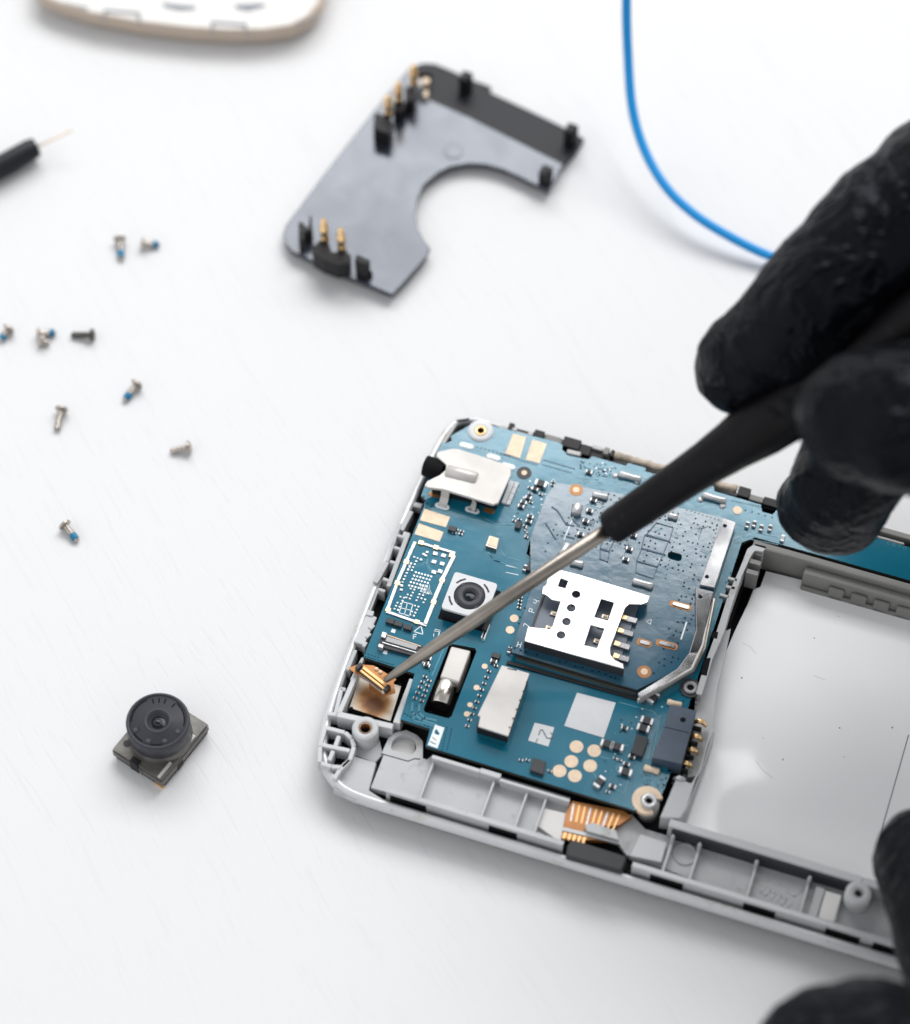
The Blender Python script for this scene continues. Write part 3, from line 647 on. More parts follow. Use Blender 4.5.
# ---- audio jack with steel bracket
zj = bz+2.6; jk = MB()
jt = LS('C1', [(280,165),(395,138),(440,142),(560,178),(815,262),(845,290),(840,345),(745,555),(705,568),(330,452),(215,438),(185,418),(205,385),(300,340),(345,300),(350,262),(318,232),(275,200)], zj)
jk.prism(jt, zj-.5, zj, M['steel'])
jk.build('jack_shield', phone, bevel=.45, seg=3)
jb = MB(); jb.prism(LS('C1', [(370,225),(430,160),(800,285),(820,340),(735,545),(335,450),(240,425),(370,330)], zj-.6), 4.0, zj-.52, M['blackpl'])
a = Vector((*L('C1', 185, 262, 7.4), 7.2)); b = Vector((*L('C1', 330, 310, 7.4), 7.2))
jb.lathe(a, [(1.2,0),(1.55,.1),(1.6,(b-a).length)], M['black'], 28, axis=b-a)
jb.build('audio_jack', phone, bevel=.2)
rd = MB(); a = Vector((*L('C1', 350, 300, zj+.2), zj-.35)); b = Vector((*L('C1', 585, 358, zj+.2), zj-.35))
rd.lathe(a, [(.8,0),(1.08,.15),(1.08,(b-a).length-.2),(.85,(b-a).length)], M['steel'], 28, axis=b-a); rd.build('jack_ridge', phone, bevel=0)
for (p1, p2, p3) in [((345,455),(325,560),.62),((565,530),(545,600),.55)]:
    tb_ = MB(); a = Vector(L('C1', *p1, zj-.2)); b = Vector(L('C1', *p2, bz+.2)); d = (b-a).normalized(); n_ = Vector((-d.y, d.x))*p3
    z1 = zj-.3; z2 = bz+.15; m_ = a.lerp(b, .35)
    vs = [(*(a+n_), z1),(*(a-n_), z1),(*(m_+n_), z1-1.5),(*(m_-n_), z1-1.5),(*(b+n_), z2),(*(b-n_), z2)]; vs += [(x, y, z-.25) for x, y, z in vs]
    tb_.add(vs, [(0,2,3,1),(2,4,5,3),(6,7,9,8),(8,9,11,10),(0,6,8,2),(2,8,10,4),(1,3,9,7),(3,5,11,9),(4,10,11,5),(0,1,7,6)], M['steel']); tb_.build('shield_tab', phone)
for w, x, y in [('C1',505,120),('C1',710,208),('C1',320,580),('C1',548,610),('C1',820,275)]:
    b = MB(); c = Vector(L(w, x, y, bz)); o_ = 1.05; r_ = .45
    pl = [(c.x+o_*.6+r_*math.cos(t), c.y+r_*math.sin(t)) for t in [math.radians(-90+i*22.5) for i in range(9)]]+[(c.x-o_*.6+r_*math.cos(t), c.y+r_*math.sin(t)) for t in [math.radians(90+i*22.5) for i in range(9)]]
    b.prism(pl, bz-.02, bz+.1, SK); b.prism([(c.x+(p[0]-c.x)*.65, c.y+(p[1]-c.y)*.5) for p in pl], bz, bz+.16, M['solder']); sub(b, 'solder_tab')
for w, x, y in [('C1',262,492),('C1',675,612)]:
    b = MB(); c = L(w, x, y, bz); b.prism(round_poly(rect(c[0]-.85, c[0]+.85, c[1]-.4, c[1]+.4), .4), bz-.02, bz+.06, M['copper']); sub(b, 'solder_pad')
# ---- main camera in the board
zc = bz+3.0
ct = LS('A1', [(545,528),(868,612),(812,868),(455,800)], zc)
u0 = sum(p[0] for p in (ct[0], ct[3]))/2; x0 = min(ct[0][0], ct[3][0]); 
c0 = Vector(L('A1', 655, 700, zc)); hw = 3.2
cm = MB(); cm.prism(round_poly(rect(c0.x-hw, c0.x+hw, c0.y-hw+.1, c0.y+hw-.1), .5), zc-.5, zc, M['paper'], holes=[circ(c0, 2.25, 36)])
cm.prism(round_poly(rect(c0.x-hw+.05, c0.x+hw-.05, c0.y-hw+.15, c0.y+hw-.15), .4), bz-.5, zc-.5, M['blackpl'])
for a0, rr in ((135, 2.75), (45, 2.75), (215, 2.85)):
    for dlt in (-7, 7):
        t_ = math.radians(a0+dlt); cm.box(-.42, .42, -.14, .14, zc-.02, zc+.02, M['chip'], c=(c0.x+rr*math.cos(t_), c0.y+rr*math.sin(t_)), ang=t_+math.pi/2)
cm.prism(round_poly(rect(c0.x-hw-.45, c0.x+hw+.35, c0.y-hw-.15, c0.y+hw+.5), .3), bz-.3, bz+.03, M['black'])
cmo = cm.build('rear_camera', phone, bevel=.12)
ln = MB(); ln.lathe((c0.x, c0.y, 0), [(2.24,zc-.5),(2.24,zc-.05),(2.0,zc-.05),(1.9,zc+.1),(1.0,zc+.05),(.85,zc-.1),(.75,zc-.25)], M['lensring'], 40, cap=False)
ln.lathe((c0.x, c0.y, 0), [(.8,zc-.3),(.55,zc-.22),(.25,zc-.16),(0,zc-.15)], M['glass'], 28, cap=False)
for k in range(4): t_ = math.radians(45+90*k); ln.box(-.28, .28, -.25, .25, zc-.3, zc+.0, M['lensring'], c=(c0.x+2.0*math.cos(t_), c0.y+2.0*math.sin(t_)), ang=t_)
ln.build('camera_lens', cmo)
cs = MB(); cs.box(c0.x+hw-.1, c0.x+hw+.5, c0.y-3.6, c0.y+1.5, bz-.02, bz+1.2, M['blackpl']); cs.line([(c0.x+hw+.5, c0.y-4.6),(c0.x+hw+.5, c0.y-2.2)], .18, bz, SK, .5); cs.line([(c0.x+hw+.1, c0.y-4.6),(c0.x+hw+.1, c0.y-2.4)], .15, bz, M['solder'], .6)
cs.build('camera_socket', cmo)
# ---------------- SIM BOARD (raised)
ZS = 7.9
tl = lambda p: .022*(p.y-27)*.0
sb = [ (18.6,27.9), (37.3,27.6), (42.9,33.8), (44.0,46.0), (43.0,55.5), (26.5,57.0), (17.2,57.0), (16.9,46.8) ]
sb = LS('B6', [(62,528),(778,742)], ZS)+[L('W4',765,383,ZS), L('W4',852,130,ZS), L('W5',275,95,ZS), L('A4',610,385,ZS), L('A3',860,545,ZS), L('A3',430,470,ZS), L('A3',355,560,ZS), L('A3',228,890,ZS), L('B6',175,175,ZS)]
simb = MB()
so = oval = round_poly(LS('A4', [(345,558),(418,576),(408,615),(340,596)], ZS), .6)
simb.prism(sb, bz+.9, ZS, M['simpcb'], holes=[so], side=M['edge'])
bz = ZS
_b = board; board = simb
ST = mat('trace_navy', (.012,.06,.11), .3, spec=.4)
for pts in ([(395,655),(440,690),(500,790),(560,800)], [(345,780),(420,900)], [(550,750),(600,805)], [(500,880),(560,895)]): tr('A3', pts, .22, ST, .09)
for w, q in [('A4', [(235,475),(350,510),(370,440),(285,415)]), ('A4', [(210,545),(320,575),(345,510),(225,480)]), ('A4', [(185,610),(290,640),(318,578),(210,548)]), ('A4', [(180,670),(268,700),(290,642),(185,612)]), ('A4',[(0,545),(45,560),(75,500),(20,490)]), ('A4',[(0,600),(38,615),(48,565),(0,550)])]:
    pts = LS(w, q+[q[0]], bz); simb.line(pts, .13, bz, VI if False else ST, .10)
for i in range(34):
    for j in range(36):
        p = (17.5+i*.82+random.uniform(-.16,.16), 28.5+j*.82+random.uniform(-.16,.16))
        if random.random() < .48: continue
        q0, q1 = L('B6', 130, 480, bz), L('B6', 850, 205, bz)
        if p[0] < 38.3 and p[1] < 47.6 and p[0] > 18.5 and p[1] > 29: continue
        if p[0] > 41.5 or (p[0] > 37 and p[1] < 29+(p[0]-37)*1.05) or p[0] < 18.2 or (p[0] < 22 and p[1] > 52): continue
        via(p, .115)
viarow('B6', (110,520), (700,690), 24, .06); viarow('A4', (440,350), (600,400), 9, .08); viarow('A4', (600,400), (560,560), 8, .08); viarow('A4', (400,400), (330,700), 14, .07)
for (w,x,y,g,a) in [('B6',205,240,'4',90),('B6',180,290,'P',90),('B6',150,375,'7',90),('B6',108,485,'H',0),('B6',850,350,'tri',-20)]: glyph(simb, G[g], L(w,x,y,bz), .8, bz, SK, .1, math.radians(a), .03)
tr('A3', [(555,730),(485,905)], .12, SK, .03)
for q in ([(700,235),(715,300)], ): tr('W4', [(755,228),(735,290)], .2, SK, .05)
random.seed(21)
for k in range(26):
    p = Vector((random.uniform(18.8, 39.5), random.uniform(48.5, 56) if random.random() < .75 else random.uniform(29, 48)))
    if p.y < 48.2 and p.x < 38.3: continue
    if 30 < p.x < 38.5 and p.y < 54.5: continue
    n_ = random.randint(1, 4); l1 = random.uniform(.6, 2.0)*random.choice([-1, 1]); l2 = random.uniform(.3, 1.4)*random.choice([-1, 1]); hz = random.random() < .5
    for m in range(n_):
        a = p+(Vector((0, .3*m)) if hz else Vector((.3*m, 0))); b_ = a+(Vector((l1, 0)) if hz else Vector((0, l1))); c_ = b_+Vector((l2*.6, l2*.6))
        simb.line([a, b_, c_], .08, bz, ST if k % 3 else TR, .05)
simo = simb.build('sim_board', phone); simo['label'] = 'raised navy board section carrying the SIM cage'; simo.rotation_euler.x = -.013; simo.location.z = .013*28.5*S
board = _b
# layered edge under the SIM board
le = MB(); e1 = LS('B6', [(62,560),(778,775)], 7.0); e2 = LS('B6', [(95,560),(770,770)], 6.6)
le.line(LS('B6', [(95,545),(770,752)], 7.2), .35, 6.5, M['darkmetal'], .45); le.line(LS('B6', [(45,585),(775,790)], 6.55) , .5, 6.5, M['blackpl'], .3)
le.build('sim_board_edge', phone)
# silver strips
def strip(pts_w, w, z0, z1, m=M['chrome'], wd=None, name='contact_strip'):
    return MB().prism(LS(w, pts_w, z1), z0, z1, m).build(name, phone, bevel=.1)
s_ = MB(); s_.prism(LS('A4', [(622,397),(688,420),(580,745),(505,730)], ZS+.6), ZS-.01, ZS+.6, M['chrome'], tilt=lambda p: .03*(p.y-50), holes=[circ(L('A4',631,438,ZS+.6), .28, 14), circ(L('A4',541,690,ZS+.6), .28, 14)])
s_.build('contact_strip', phone, bevel=.1)
s_ = MB(); s_.prism(LS('W4', [(788,103),(855,120),(838,200),(812,318),(803,340),(764,340),(790,255),(788,180)], ZS+.35), ZS-.01, ZS+.45, M['chrome'], holes=[circ(L('W4',806,137,ZS+.35), .3, 14)], tilt=lambda p: .03*(p.y-39.5))
s_.prism(LS('W4', [(803,340),(772,395),(585,510),(575,491),(722,398),(764,340)], ZS+.35), ZS-.01, ZS+.35, M['chrome'], tilt=lambda p: -.045*(p.y-34))
s_.build('contact_strip', phone, bevel=.12)
s_ = MB(); s_.line(LS('W4', [(850,125),(815,310),(775,395),(580,508)], ZS+.5), .35, ZS-.5, M['steel'], .95); s_.line(LS('W4', [(857,140),(822,320),(782,400),(590,515)], ZS-.5), .35, 6.5, M['darkmetal'], .8)
s_.build('board_rail', phone, bevel=.08)
for w, a, b in [('W4',(705,160),(765,175)),('W4',(585,300),(620,310)),('W4',(655,305),(715,318))]:
    b_ = MB(); p = Vector(L(w, *a, ZS)); q = Vector(L(w, *b, ZS)); c = (p+q)/2; l = (q-p).length/2
    b_.prism(round_poly(rect(c.x-l-.5, c.x+l+.3, c.y-.55, c.y+.55), .5), ZS-.02, ZS+.05, M['copper']); b_.prism(round_poly(rect(c.x-l, c.x+l, c.y-.3, c.y+.25), .25), ZS, ZS+.22, M['chrome'])
    b_.build('solder_slot', simo)
for (w, x, y) in [('A3',577,525),('W4',600,411)]:
    b_ = MB(); c = L(w, x, y, ZS); b_.cyl(c, 1.0, ZS-.02, ZS+.05, M['copper'], 30); b_.cyl(c, .5, ZS, ZS+.1, M['gold'], 22); b_.build('ringed_pad', simo)
# spring contacts / silver blocks
def sil(w, a, b, wd, h=.9, z=ZS, par=None, m=M['solder']):
    p = Vector(L(w, *a, z+h)); q = Vector(L(w, *b, z+h)); c = (p+q)/2; d = q-p; o = MB()
    o.lathe((c.x-d.x/2, c.y-d.y/2, z+h*.35), [(0,0),(wd*.35,.02),(wd*.5,.2),(wd*.42,d.length*.5),(wd*.5,d.length-.2),(wd*.35,d.length-.02),(0,d.length)], m, 14, axis=(d.x,d.y,0), cap=False)
    return o.build('spring_contact', par or simo)
sil('A4', (165,700), (270,730), 1.1); sil('A3', (700,540), (820,565), 1.0); sil('A3', (590,620), (575,700), 1.6); sil('A4', (345,365), (395,378), 1.0)
sil('W1', (775,725), (835,740), 1.1); sil('W1', (765,645), (735,700), 1.3); 
sil('A4', (95,160), (210,190), 1.1, .9, 6.5, bo); sil('A4', (515,265), (640,300), 1.1, .9, 6.5, bo); sil('A5', (470,325), (550,345), .9, .6, 6.5, bo, M['gold']); sil('A5', (345,680), (430,705), 1.0, .6, 6.5, bo, M['gold'])
b_ = MB(); b_.prism(LS('A3', [(508,215),(620,240),(610,275),(500,250)], 6.8), 5, 6.8, M['rimgrey']); b_.build('side_key', phone, bevel=.25, seg=3)
for w, x, y in [('A4',78,178),('A4',190,208),('A4',508,300),('A4',620,333)]:
    c = L(w, x, y, 6.6); sub(MB().lathe((c[0],c[1],6.5), [(.5,0),(.42,.15),(.2,.24),(0,.26)], M['solder'], 14), 'solder_dot')
for w, x, y in [('A3',708,605),('A3',680,685),('A3',650,765),('A3',612,865),('A4',148,550),('A4',130,603),('A4',170,480)]: smd('cap', w, x, y, 0, ZS, simo)
# SIM cage
zs = ZS+2.1
def B(x, y): return L('B6', x, y, zs)
outl = [(320,52),(455,85),(850,205),(838,240),(805,252),(735,250),(710,272),(625,500),(628,540),(655,570),(700,592),(703,618),(140,460),(160,380),(285,395),(300,375),(345,235),(295,225),(265,200),(240,190),(245,155),(265,140),(275,85)]
hol = [[(345,102),(390,118),(372,162),(328,150)], [(575,220),(650,242),(615,345),(535,325)], [(515,368),(595,390),(552,502),(478,485)]]
circs = [(433,195),(405,272),(378,350),(347,426)]
cage = MB(); cage.prism([B(*p) for p in outl], zs-.22, zs, M['simcan'], holes=[[B(*p) for p in h] for h in hol]+[circ(B(*c), .62, 18) for c in circs])
x0, x1, y0, y1 = min(B(*p)[0] for p in outl), max(B(*p)[0] for p in outl), min(B(*p)[1] for p in outl), max(B(*p)[1] for p in outl)
cg = cage.build('sim_cage', phone, bevel=.06)
cb = MB(); cb.line([(x0+.2,y0+.25),(x1-.2,y0+.25)], .35, ZS, M['chip'], 1.85); cb.line([(x0+.2,y1-.4),(x1-.2,y1-.4)], .3, ZS, M['steel'], 1.85); cb.line([(x0+.3,y0+.2),(x0+.3,y1-.4)], .3, ZS, M['chip'], .5)
cb.box(x0+.2, x1-1.2, y0+.3, y1-.4, ZS-.01, ZS+.25, mat('cage_floor_slate', (.13,.155,.2), .35))
cb.build('cage_wall', cg)
for (x, y) in [(735,300),(715,375),(695,450),(690,520)]:
    c = B(x, y+6); o = MB(); o.box(c[0]-1.1, c[0]+1.2, c[1]-.42, c[1]+.42, ZS, ZS+.7, M['chrome']); o.prism([(c[0]-1.1,c[1]-.4),(c[0]-.2,c[1]-.3),(c[0]-.2,c[1]+.3),(c[0]-1.1,c[1]+.4)], ZS+.72, ZS+.82, M['gold2']); o.build('sim_contact', cg, bevel=.08)
for (x, y) in [(358,135),(600,280),(580,330),(555,420),(530,480),(310,262),(280,345),(430,205),(405,280),(378,358)]:
    c = B(x, y+8); o = MB(); o.box(c[0]-.5, c[0]+.5, c[1]-.42, c[1]+.3, ZS, ZS+.55, M['darkmetal']); o.box(c[0]-.2, c[0]+.35, c[1]-.2, c[1]+.15, ZS+.5, ZS+.75, M['gold']); o.build('sim_spring', cg, bevel=.06)
# ---------------- battery connector
zb = 8.6
bc = MB(); bc.prism(LS('A5', [(485,348),(628,382),(548,668),(388,632),(455,465)], zb), 5.2, zb, mat('connector_slate', (.055,.08,.115), .45, spec=.5, var=.12, vscale=400))
bc.line(LS('A5', [(452,468),(585,500)], zb), .12, zb, M['black'], .01); bc.cyl(L('A5', 555,430, zb), .4, zb-.05, zb+.015, M['black'], 14)
bc_o = bc.build('battery_connector', phone, bevel=.15)
for x, y in [(652,450),(632,530),(610,602),(580,675),(545,755)]:
    a = Vector(L('A5', x-35, y-10, 6.4)); b = Vector(L('A5', x+25, y+8, 6.0)); o = MB()
    o.tube([(a.x,a.y,6.2),((a.x*.6+b.x*.4),(a.y*.6+b.y*.4),6.9),((a.x+3*b.x)/4,(a.y+3*b.y)/4,6.6),(b.x,b.y,5.6)], [.3,.36,.36,.22], M['gold2'] if y < 700 else M['solder'], 10)
    o.box(a.x-.2, a.x+1.2, a.y-.65, a.y-.35, 4.8, 6.0, M['chip']); o.build('battery_contact', bc_o)
# ---------------- battery bay
ZF = 2.2
bf = MB(); bf.prism(LS('W5', [(1250,478),(385,264),(364,322),(340,330),(318,385),(272,480),(236,565),(205,690)][::-1][::-1], 1.8)+[(46.4,30),(46.4,10.5),(111,10.5)], 1.9, ZF, M['floor'], tilt=lambda p: 0)
a = L('W5', 905, 855, ZF); b = L('WX', 725, 200, ZF); 
for q0, q1 in ((Vector(a), Vector(b)), (Vector(b), Vector(b)*1.5-Vector(a)*.5)):
    for k in range(10):
        m0 = q0.lerp(q1, k/10); m1 = q0.lerp(q1, (k+1)/10); bf.line([m0, m1], .14, ZF, M['ink'], .02)
bfo = bf.build('bay_floor', phone)
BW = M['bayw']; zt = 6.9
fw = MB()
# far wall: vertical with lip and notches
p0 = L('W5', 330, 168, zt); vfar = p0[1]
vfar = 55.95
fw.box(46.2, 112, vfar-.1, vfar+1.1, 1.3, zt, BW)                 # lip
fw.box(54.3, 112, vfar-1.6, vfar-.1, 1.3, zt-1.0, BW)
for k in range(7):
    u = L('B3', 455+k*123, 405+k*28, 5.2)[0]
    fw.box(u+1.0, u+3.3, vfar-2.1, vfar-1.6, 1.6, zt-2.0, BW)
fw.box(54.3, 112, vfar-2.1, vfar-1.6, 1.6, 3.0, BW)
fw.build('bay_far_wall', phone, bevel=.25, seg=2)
lw = MB()
lw.prism(round_poly(LS('W5', [(318,178),(290,250),(250,340),(205,480),(165,590),(130,705),(152,710),(192,575),(234,478),(262,380),(298,275),(330,205),(345,183),(375,188),(388,170),(345,159)], zt), .25), 1.6, zt, PL)
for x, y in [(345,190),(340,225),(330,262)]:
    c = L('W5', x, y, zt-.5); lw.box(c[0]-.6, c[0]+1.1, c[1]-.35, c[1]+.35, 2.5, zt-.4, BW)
for x, y in [(270,290),(262,320),(240,350)]: c = L('W5', x, y, 6.8); lw.box(c[0]-.9, c[0]+.4, c[1]-.2, c[1]+.2, 5, 6.9, PL)
lw.prism(LS('W5', [(130,705),(152,710),(192,575),(234,478),(258,468),(236,565),(206,690),(186,850),(150,1000),(100,1010),(120,850)], 5.0), 1.6, 5.0, PL2)
for pts in ([(212,480),(190,478),(182,500),(208,505)], [(185,575),(160,575),(148,635),(170,640)]): lw.prism(LS('W5', pts, zt+.02), zt-1, zt+.02, M['black'])
lw.build('bay_side_wall', phone, bevel=.15)
# lower left corner block of bay (white)
lb_ = MB(); lb_.prism(LS('A5', [(520,740),(600,770),(640,700),(700,480),(730,485),(585,900),(540,965),(430,955),(470,860)], 6.6), 1.6, 6.6, PL2)
lb_.build('bay_corner_block', phone, bevel=.3)
nw = MB(); wz = 7.0
nw.box(47.0, 74.0, 9.6, 10.8, 1.6, wz, PL2); nw.box(74.0, 112, 9.6, 10.8, 1.6, wz, PL2); nw.box(47.6, 73.6, 9.25, 9.7, 3.2, wz-.35, M['chip'])  # last box: dark facing that paints the shade on the wall's front
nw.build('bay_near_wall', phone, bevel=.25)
# ---------------- lower strip of the frame
ls = MB()
def vprof(u0, u1, v0, v1, z0, z1, m=PL): ls.box(u0, u1, v0, v1, z0, z1, m)
fl = LS('W9', [(262,85),(385,120),(400,108),(820,235),(800,330),(760,372),(262,218),(215,205)], 4.4)
ls.prism(fl, 2.8, 4.4, PL)
ls.prism(LS('A2', [(532,590),(570,558),(640,542),(705,572),(740,610),(740,712),(690,713),(650,727),(492,682)], 4.4), 2.8, 4.41, PL, holes=[circ(L('A2', 625, 640, 4.4), 1.75, 28)])
ls.disc(L('A2', 612, 655, 3.1), 1.9, 3.1, M['cover'], 24)
pth = LS('A2', [(490,685),(650,730),(690,715),(723,718)], 4.4); ls.line(pth, .18, 4.4, M['edge'], .012)
ls.build('strip_floor', phone, bevel=.1)
# ledge walls
lg = MB()
a = L('W9', 262, 212, 6.3); b = L('W9', 800, 372, 6.3)
v_l = (a[1]+b[1])/2
lg.box(a[0], b[0], v_l-.35, v_l+.35, 2.2, 6.3, PL)
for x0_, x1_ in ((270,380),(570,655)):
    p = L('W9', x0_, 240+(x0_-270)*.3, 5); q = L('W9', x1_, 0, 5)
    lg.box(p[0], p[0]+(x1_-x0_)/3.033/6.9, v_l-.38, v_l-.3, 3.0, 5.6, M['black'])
lg.box(a[0]-3, b[0]+42, 2.0, v_l-.4, 1.5, 3.6, M['rimgrey'])
lg.build('strip_ledge', phone, bevel=.15)
fwl = MB()
a = L('A6', 205, 870, 6.5); b = L('A6', 515, 955, 6.5); fwl.box(a[0], b[0], a[1]-.35, a[1]+.25, 3, 6.5, PL2)
a2 = L('A6', 520, 935, 6.5); b2 = L('A6', 650, 985, 6.5); fwl.box(a2[0], b2[0], a[1]-.3, a[1]+.5, 3, 6.4, PL2)
b3 = L('W9', 820, 240, 6.3); fwl.box(b2[0], b3[0], a[1]-.6, a[1]-.1, 3, 6.3, PL2)
for x, y, y2 in [(395,150,215),(590,180,280),(690,215,310),(745,240,330)]:
    p = L('W9', x, y, 6); q = L('W9', x-30, y2, 6); fwl.box(p[0]-.16, p[0]+.16, v_l+.3, a[1]-.3, 4.2, 5.7, PL2)
fwl.build('strip_ribs', phone, bevel=.12)
wp = MB(); wp.prism(LS('B4', [(190,125),(300,150),(275,285),(180,215),(160,205)], 5.0), 4.2, 5.0, M['cover']); wp.build('white_foam', phone, bevel=.1)
# USB flex (copper coloured) and black connector
uf = MB(); uf.prism(LS('B4', [(330,95),(560,140),(600,165),(540,205),(470,210),(545,275),(360,270),(280,260),(300,150)], 5.0), 4.0, 5.0, M['flex'])
for k in range(9):
    p = LS('B4', [(335+k*26,110+k*6),(322+k*24,185+k*5)], 5.0); uf.line(p, .22, 5.0, M['flex2'] if k % 3 else M['solder'], .05)
uf.line(LS('B4', [(290,225),(540,285)], 5), .5, 5.0, M['paper'], .2)
for k in range(5): c = L('B4', 295+k*22, 250+k*5, 5); uf.box(c[0]-.2, c[0]+.2, c[1]-.6, c[1]+.3, 4.5, 5.15, M['flex2'])
uf.build('charging_flex', phone)
uc = MB(); uc.prism(LS('B4', [(385,205),(420,192),(530,230),(545,275),(395,232)], 5.9), 4, 5.9, PL); uc.build('flex_clamp', phone, bevel=.15)
ub = MB(); ub.prism(LS('B4', [(322,275),(350,275),(572,345),(575,365),(555,410),(300,340),(305,300)], 6.3), 3.4, 6.3, M['blackrub']); ub.build('charging_port', phone, bevel=.3, seg=3)
rs = MB()
fl = LS('B4', [(560,140),(640,100),(720,150),(770,215),(1230,400),(1500,560),(1480,640),(600,370),(560,290),(500,205)], 4.0)
fl = [L('B4',480,205,4.0), L('B4',600,150,4.0)]+[(44.0,9.6),(82,9.6),(82,2.6),L('B4',575,340,4.0)]
rs.prism(fl, 2.4, 3.9, PL)
rs.prism(LS('B4', [(640,245),(760,285),(735,375),(590,345)], 5.2), 3.8, 5.2, PL2)
rs.build('strip_floor', phone, bevel=.12)
rr_ = MB()
va = L('A7', 0, 185, 6.3)[1]; vb = L('A7', 800, 405, 6.3)[1]; vm = (va+vb)/2
u_a = L('A7', -30, 170, 6.3)[0]; u_b = L('A7', 870, 430, 6.3)[0]
rr_.box(u_a, u_b+30, vm-.4, vm+.3, 2, 6.3, PL2)
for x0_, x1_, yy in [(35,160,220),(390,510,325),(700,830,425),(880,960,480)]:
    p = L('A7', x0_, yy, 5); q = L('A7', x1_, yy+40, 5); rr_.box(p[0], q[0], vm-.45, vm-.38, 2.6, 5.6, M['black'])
for x, y in [(130,45),(232,75),(447,145),(648,205)]:
    p = L('A7', x, y, 6.6); rr_.box(p[0]-.18, p[0]+.18, vm+.2, 9.7, 3.7, 5.0, PL2); rr_.lathe((p[0], 8.6, 0), [(.3,3.8),(.28,6.3),(.12,6.7)], PL2, 10)
rr_.box(L('A7',655,300,5)[0], L('A7',690,300,5)[0], vm+.3, 8.2, 3.7, 5.2, PL)
rr_.build('strip_ribs', phone, bevel=.12)
ci = MB(); ci.ring(L('A7',170,128,4.1), 1.35, 1.65, 3.85, 4.1, PL); 
for ch, x, y in [('5',485,275),('T',510,235),('2',545,310),('L',575,265)]: glyph(ci, G[ch], L('A7', x, y, 3.95), 1.7, 3.9, PL2, .2, math.radians(70), .12)
ci.build('moulded_marks', phone)
x0, x1, y0, y1 = R2('A7', (675,370), (765,285), 5.3); MB().box(x0, x1, y0, y1, 3.8, 5.3, M['cover']).build('white_foam', phone, bevel=.1)
# dark clips of the top long side
tp = MB()
vt = 65.3
def tclip(w, x0_, x1_, y_, v0, v1, z, m):
    p = L(w, x0_, y_, z); q = L(w, x1_, y_+(x1_-x0_)*.28, z); tp.box(p[0], q[0], v0, v1, 2.8, z, m)
tclip('A3', 0, 90, 20, 64.4, 65.3, 5.2, M['rimgrey']); tclip('A3', 70, 110, 30, 64.35, 65.8, 5.9, M['blackpl']); tclip('A3', 110, 250, 50, 64.35, 65.3, 5.6, M['blackpl']); tclip('A3', 95, 130, 60, 64.3, 64.8, 6.3, PL2); tclip('A3', 215, 250, 90, 64.3, 64.8, 6.3, PL2)
tclip('A3', 100, 240, 75, 64.3, 64.55, 6.1, PL2)
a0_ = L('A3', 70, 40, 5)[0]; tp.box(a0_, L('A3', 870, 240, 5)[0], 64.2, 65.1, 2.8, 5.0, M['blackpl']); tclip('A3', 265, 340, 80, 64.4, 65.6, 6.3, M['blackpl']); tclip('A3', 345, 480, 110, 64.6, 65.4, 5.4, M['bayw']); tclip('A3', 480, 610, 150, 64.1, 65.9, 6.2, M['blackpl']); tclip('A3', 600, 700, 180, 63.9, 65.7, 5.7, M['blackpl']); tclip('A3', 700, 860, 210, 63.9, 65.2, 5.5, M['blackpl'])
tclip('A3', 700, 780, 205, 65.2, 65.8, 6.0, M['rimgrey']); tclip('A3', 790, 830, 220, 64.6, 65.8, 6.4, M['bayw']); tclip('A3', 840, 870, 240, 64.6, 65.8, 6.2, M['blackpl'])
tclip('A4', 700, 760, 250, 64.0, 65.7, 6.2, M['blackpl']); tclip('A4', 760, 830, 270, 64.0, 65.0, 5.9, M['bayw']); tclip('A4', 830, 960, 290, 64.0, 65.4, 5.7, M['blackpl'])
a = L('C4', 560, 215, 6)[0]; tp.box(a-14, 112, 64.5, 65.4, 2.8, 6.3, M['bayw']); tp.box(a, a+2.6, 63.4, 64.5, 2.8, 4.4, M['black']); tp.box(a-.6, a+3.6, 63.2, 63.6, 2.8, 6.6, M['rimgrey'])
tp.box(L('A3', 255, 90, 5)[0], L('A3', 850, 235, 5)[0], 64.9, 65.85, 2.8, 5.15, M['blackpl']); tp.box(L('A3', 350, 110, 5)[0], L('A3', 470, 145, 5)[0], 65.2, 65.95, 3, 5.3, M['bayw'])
tp.build('top_clips', phone, bevel=.12)
gl = MB(); a = L('A4', 60, 60, 6)[0]; b = L('A4', 700, 230, 6)[0]
pts = [(a+(b-a)*i/40, 65.3+.25*noise.noise(Vector((i*.9,3,1)))) for i in range(41)]
gl.tube([(p[0], p[1], 5.6+.35*noise.noise(Vector((i*.7,1,9)))) for i, p in enumerate(pts)], [.6+.22*noise.noise(Vector((i*1.3,5,5))) for i in range(41)], M['dirt'], 10)
gl.build('dried_glue_line', phone)
random.seed(5)
for k in range(9):
    c = L('W5', random.uniform(280, 880), random.uniform(340, 1000), ZF); b = MB(); b.lathe((c[0], c[1], ZF), [(random.uniform(.06, .14), 0), (.05, .06), (0, .08)], M['ink'], 8); b.build('speck', bfo)
for pts in ([(350,950),(375,985),(410,1012)], [(300,520),(330,535),(350,560)], [(560,640),(600,655)]):
    b = MB(); b.line(LS('W5', pts, ZF), .06, ZF, M['plastic2'], .012); b.build('scratch', bfo)
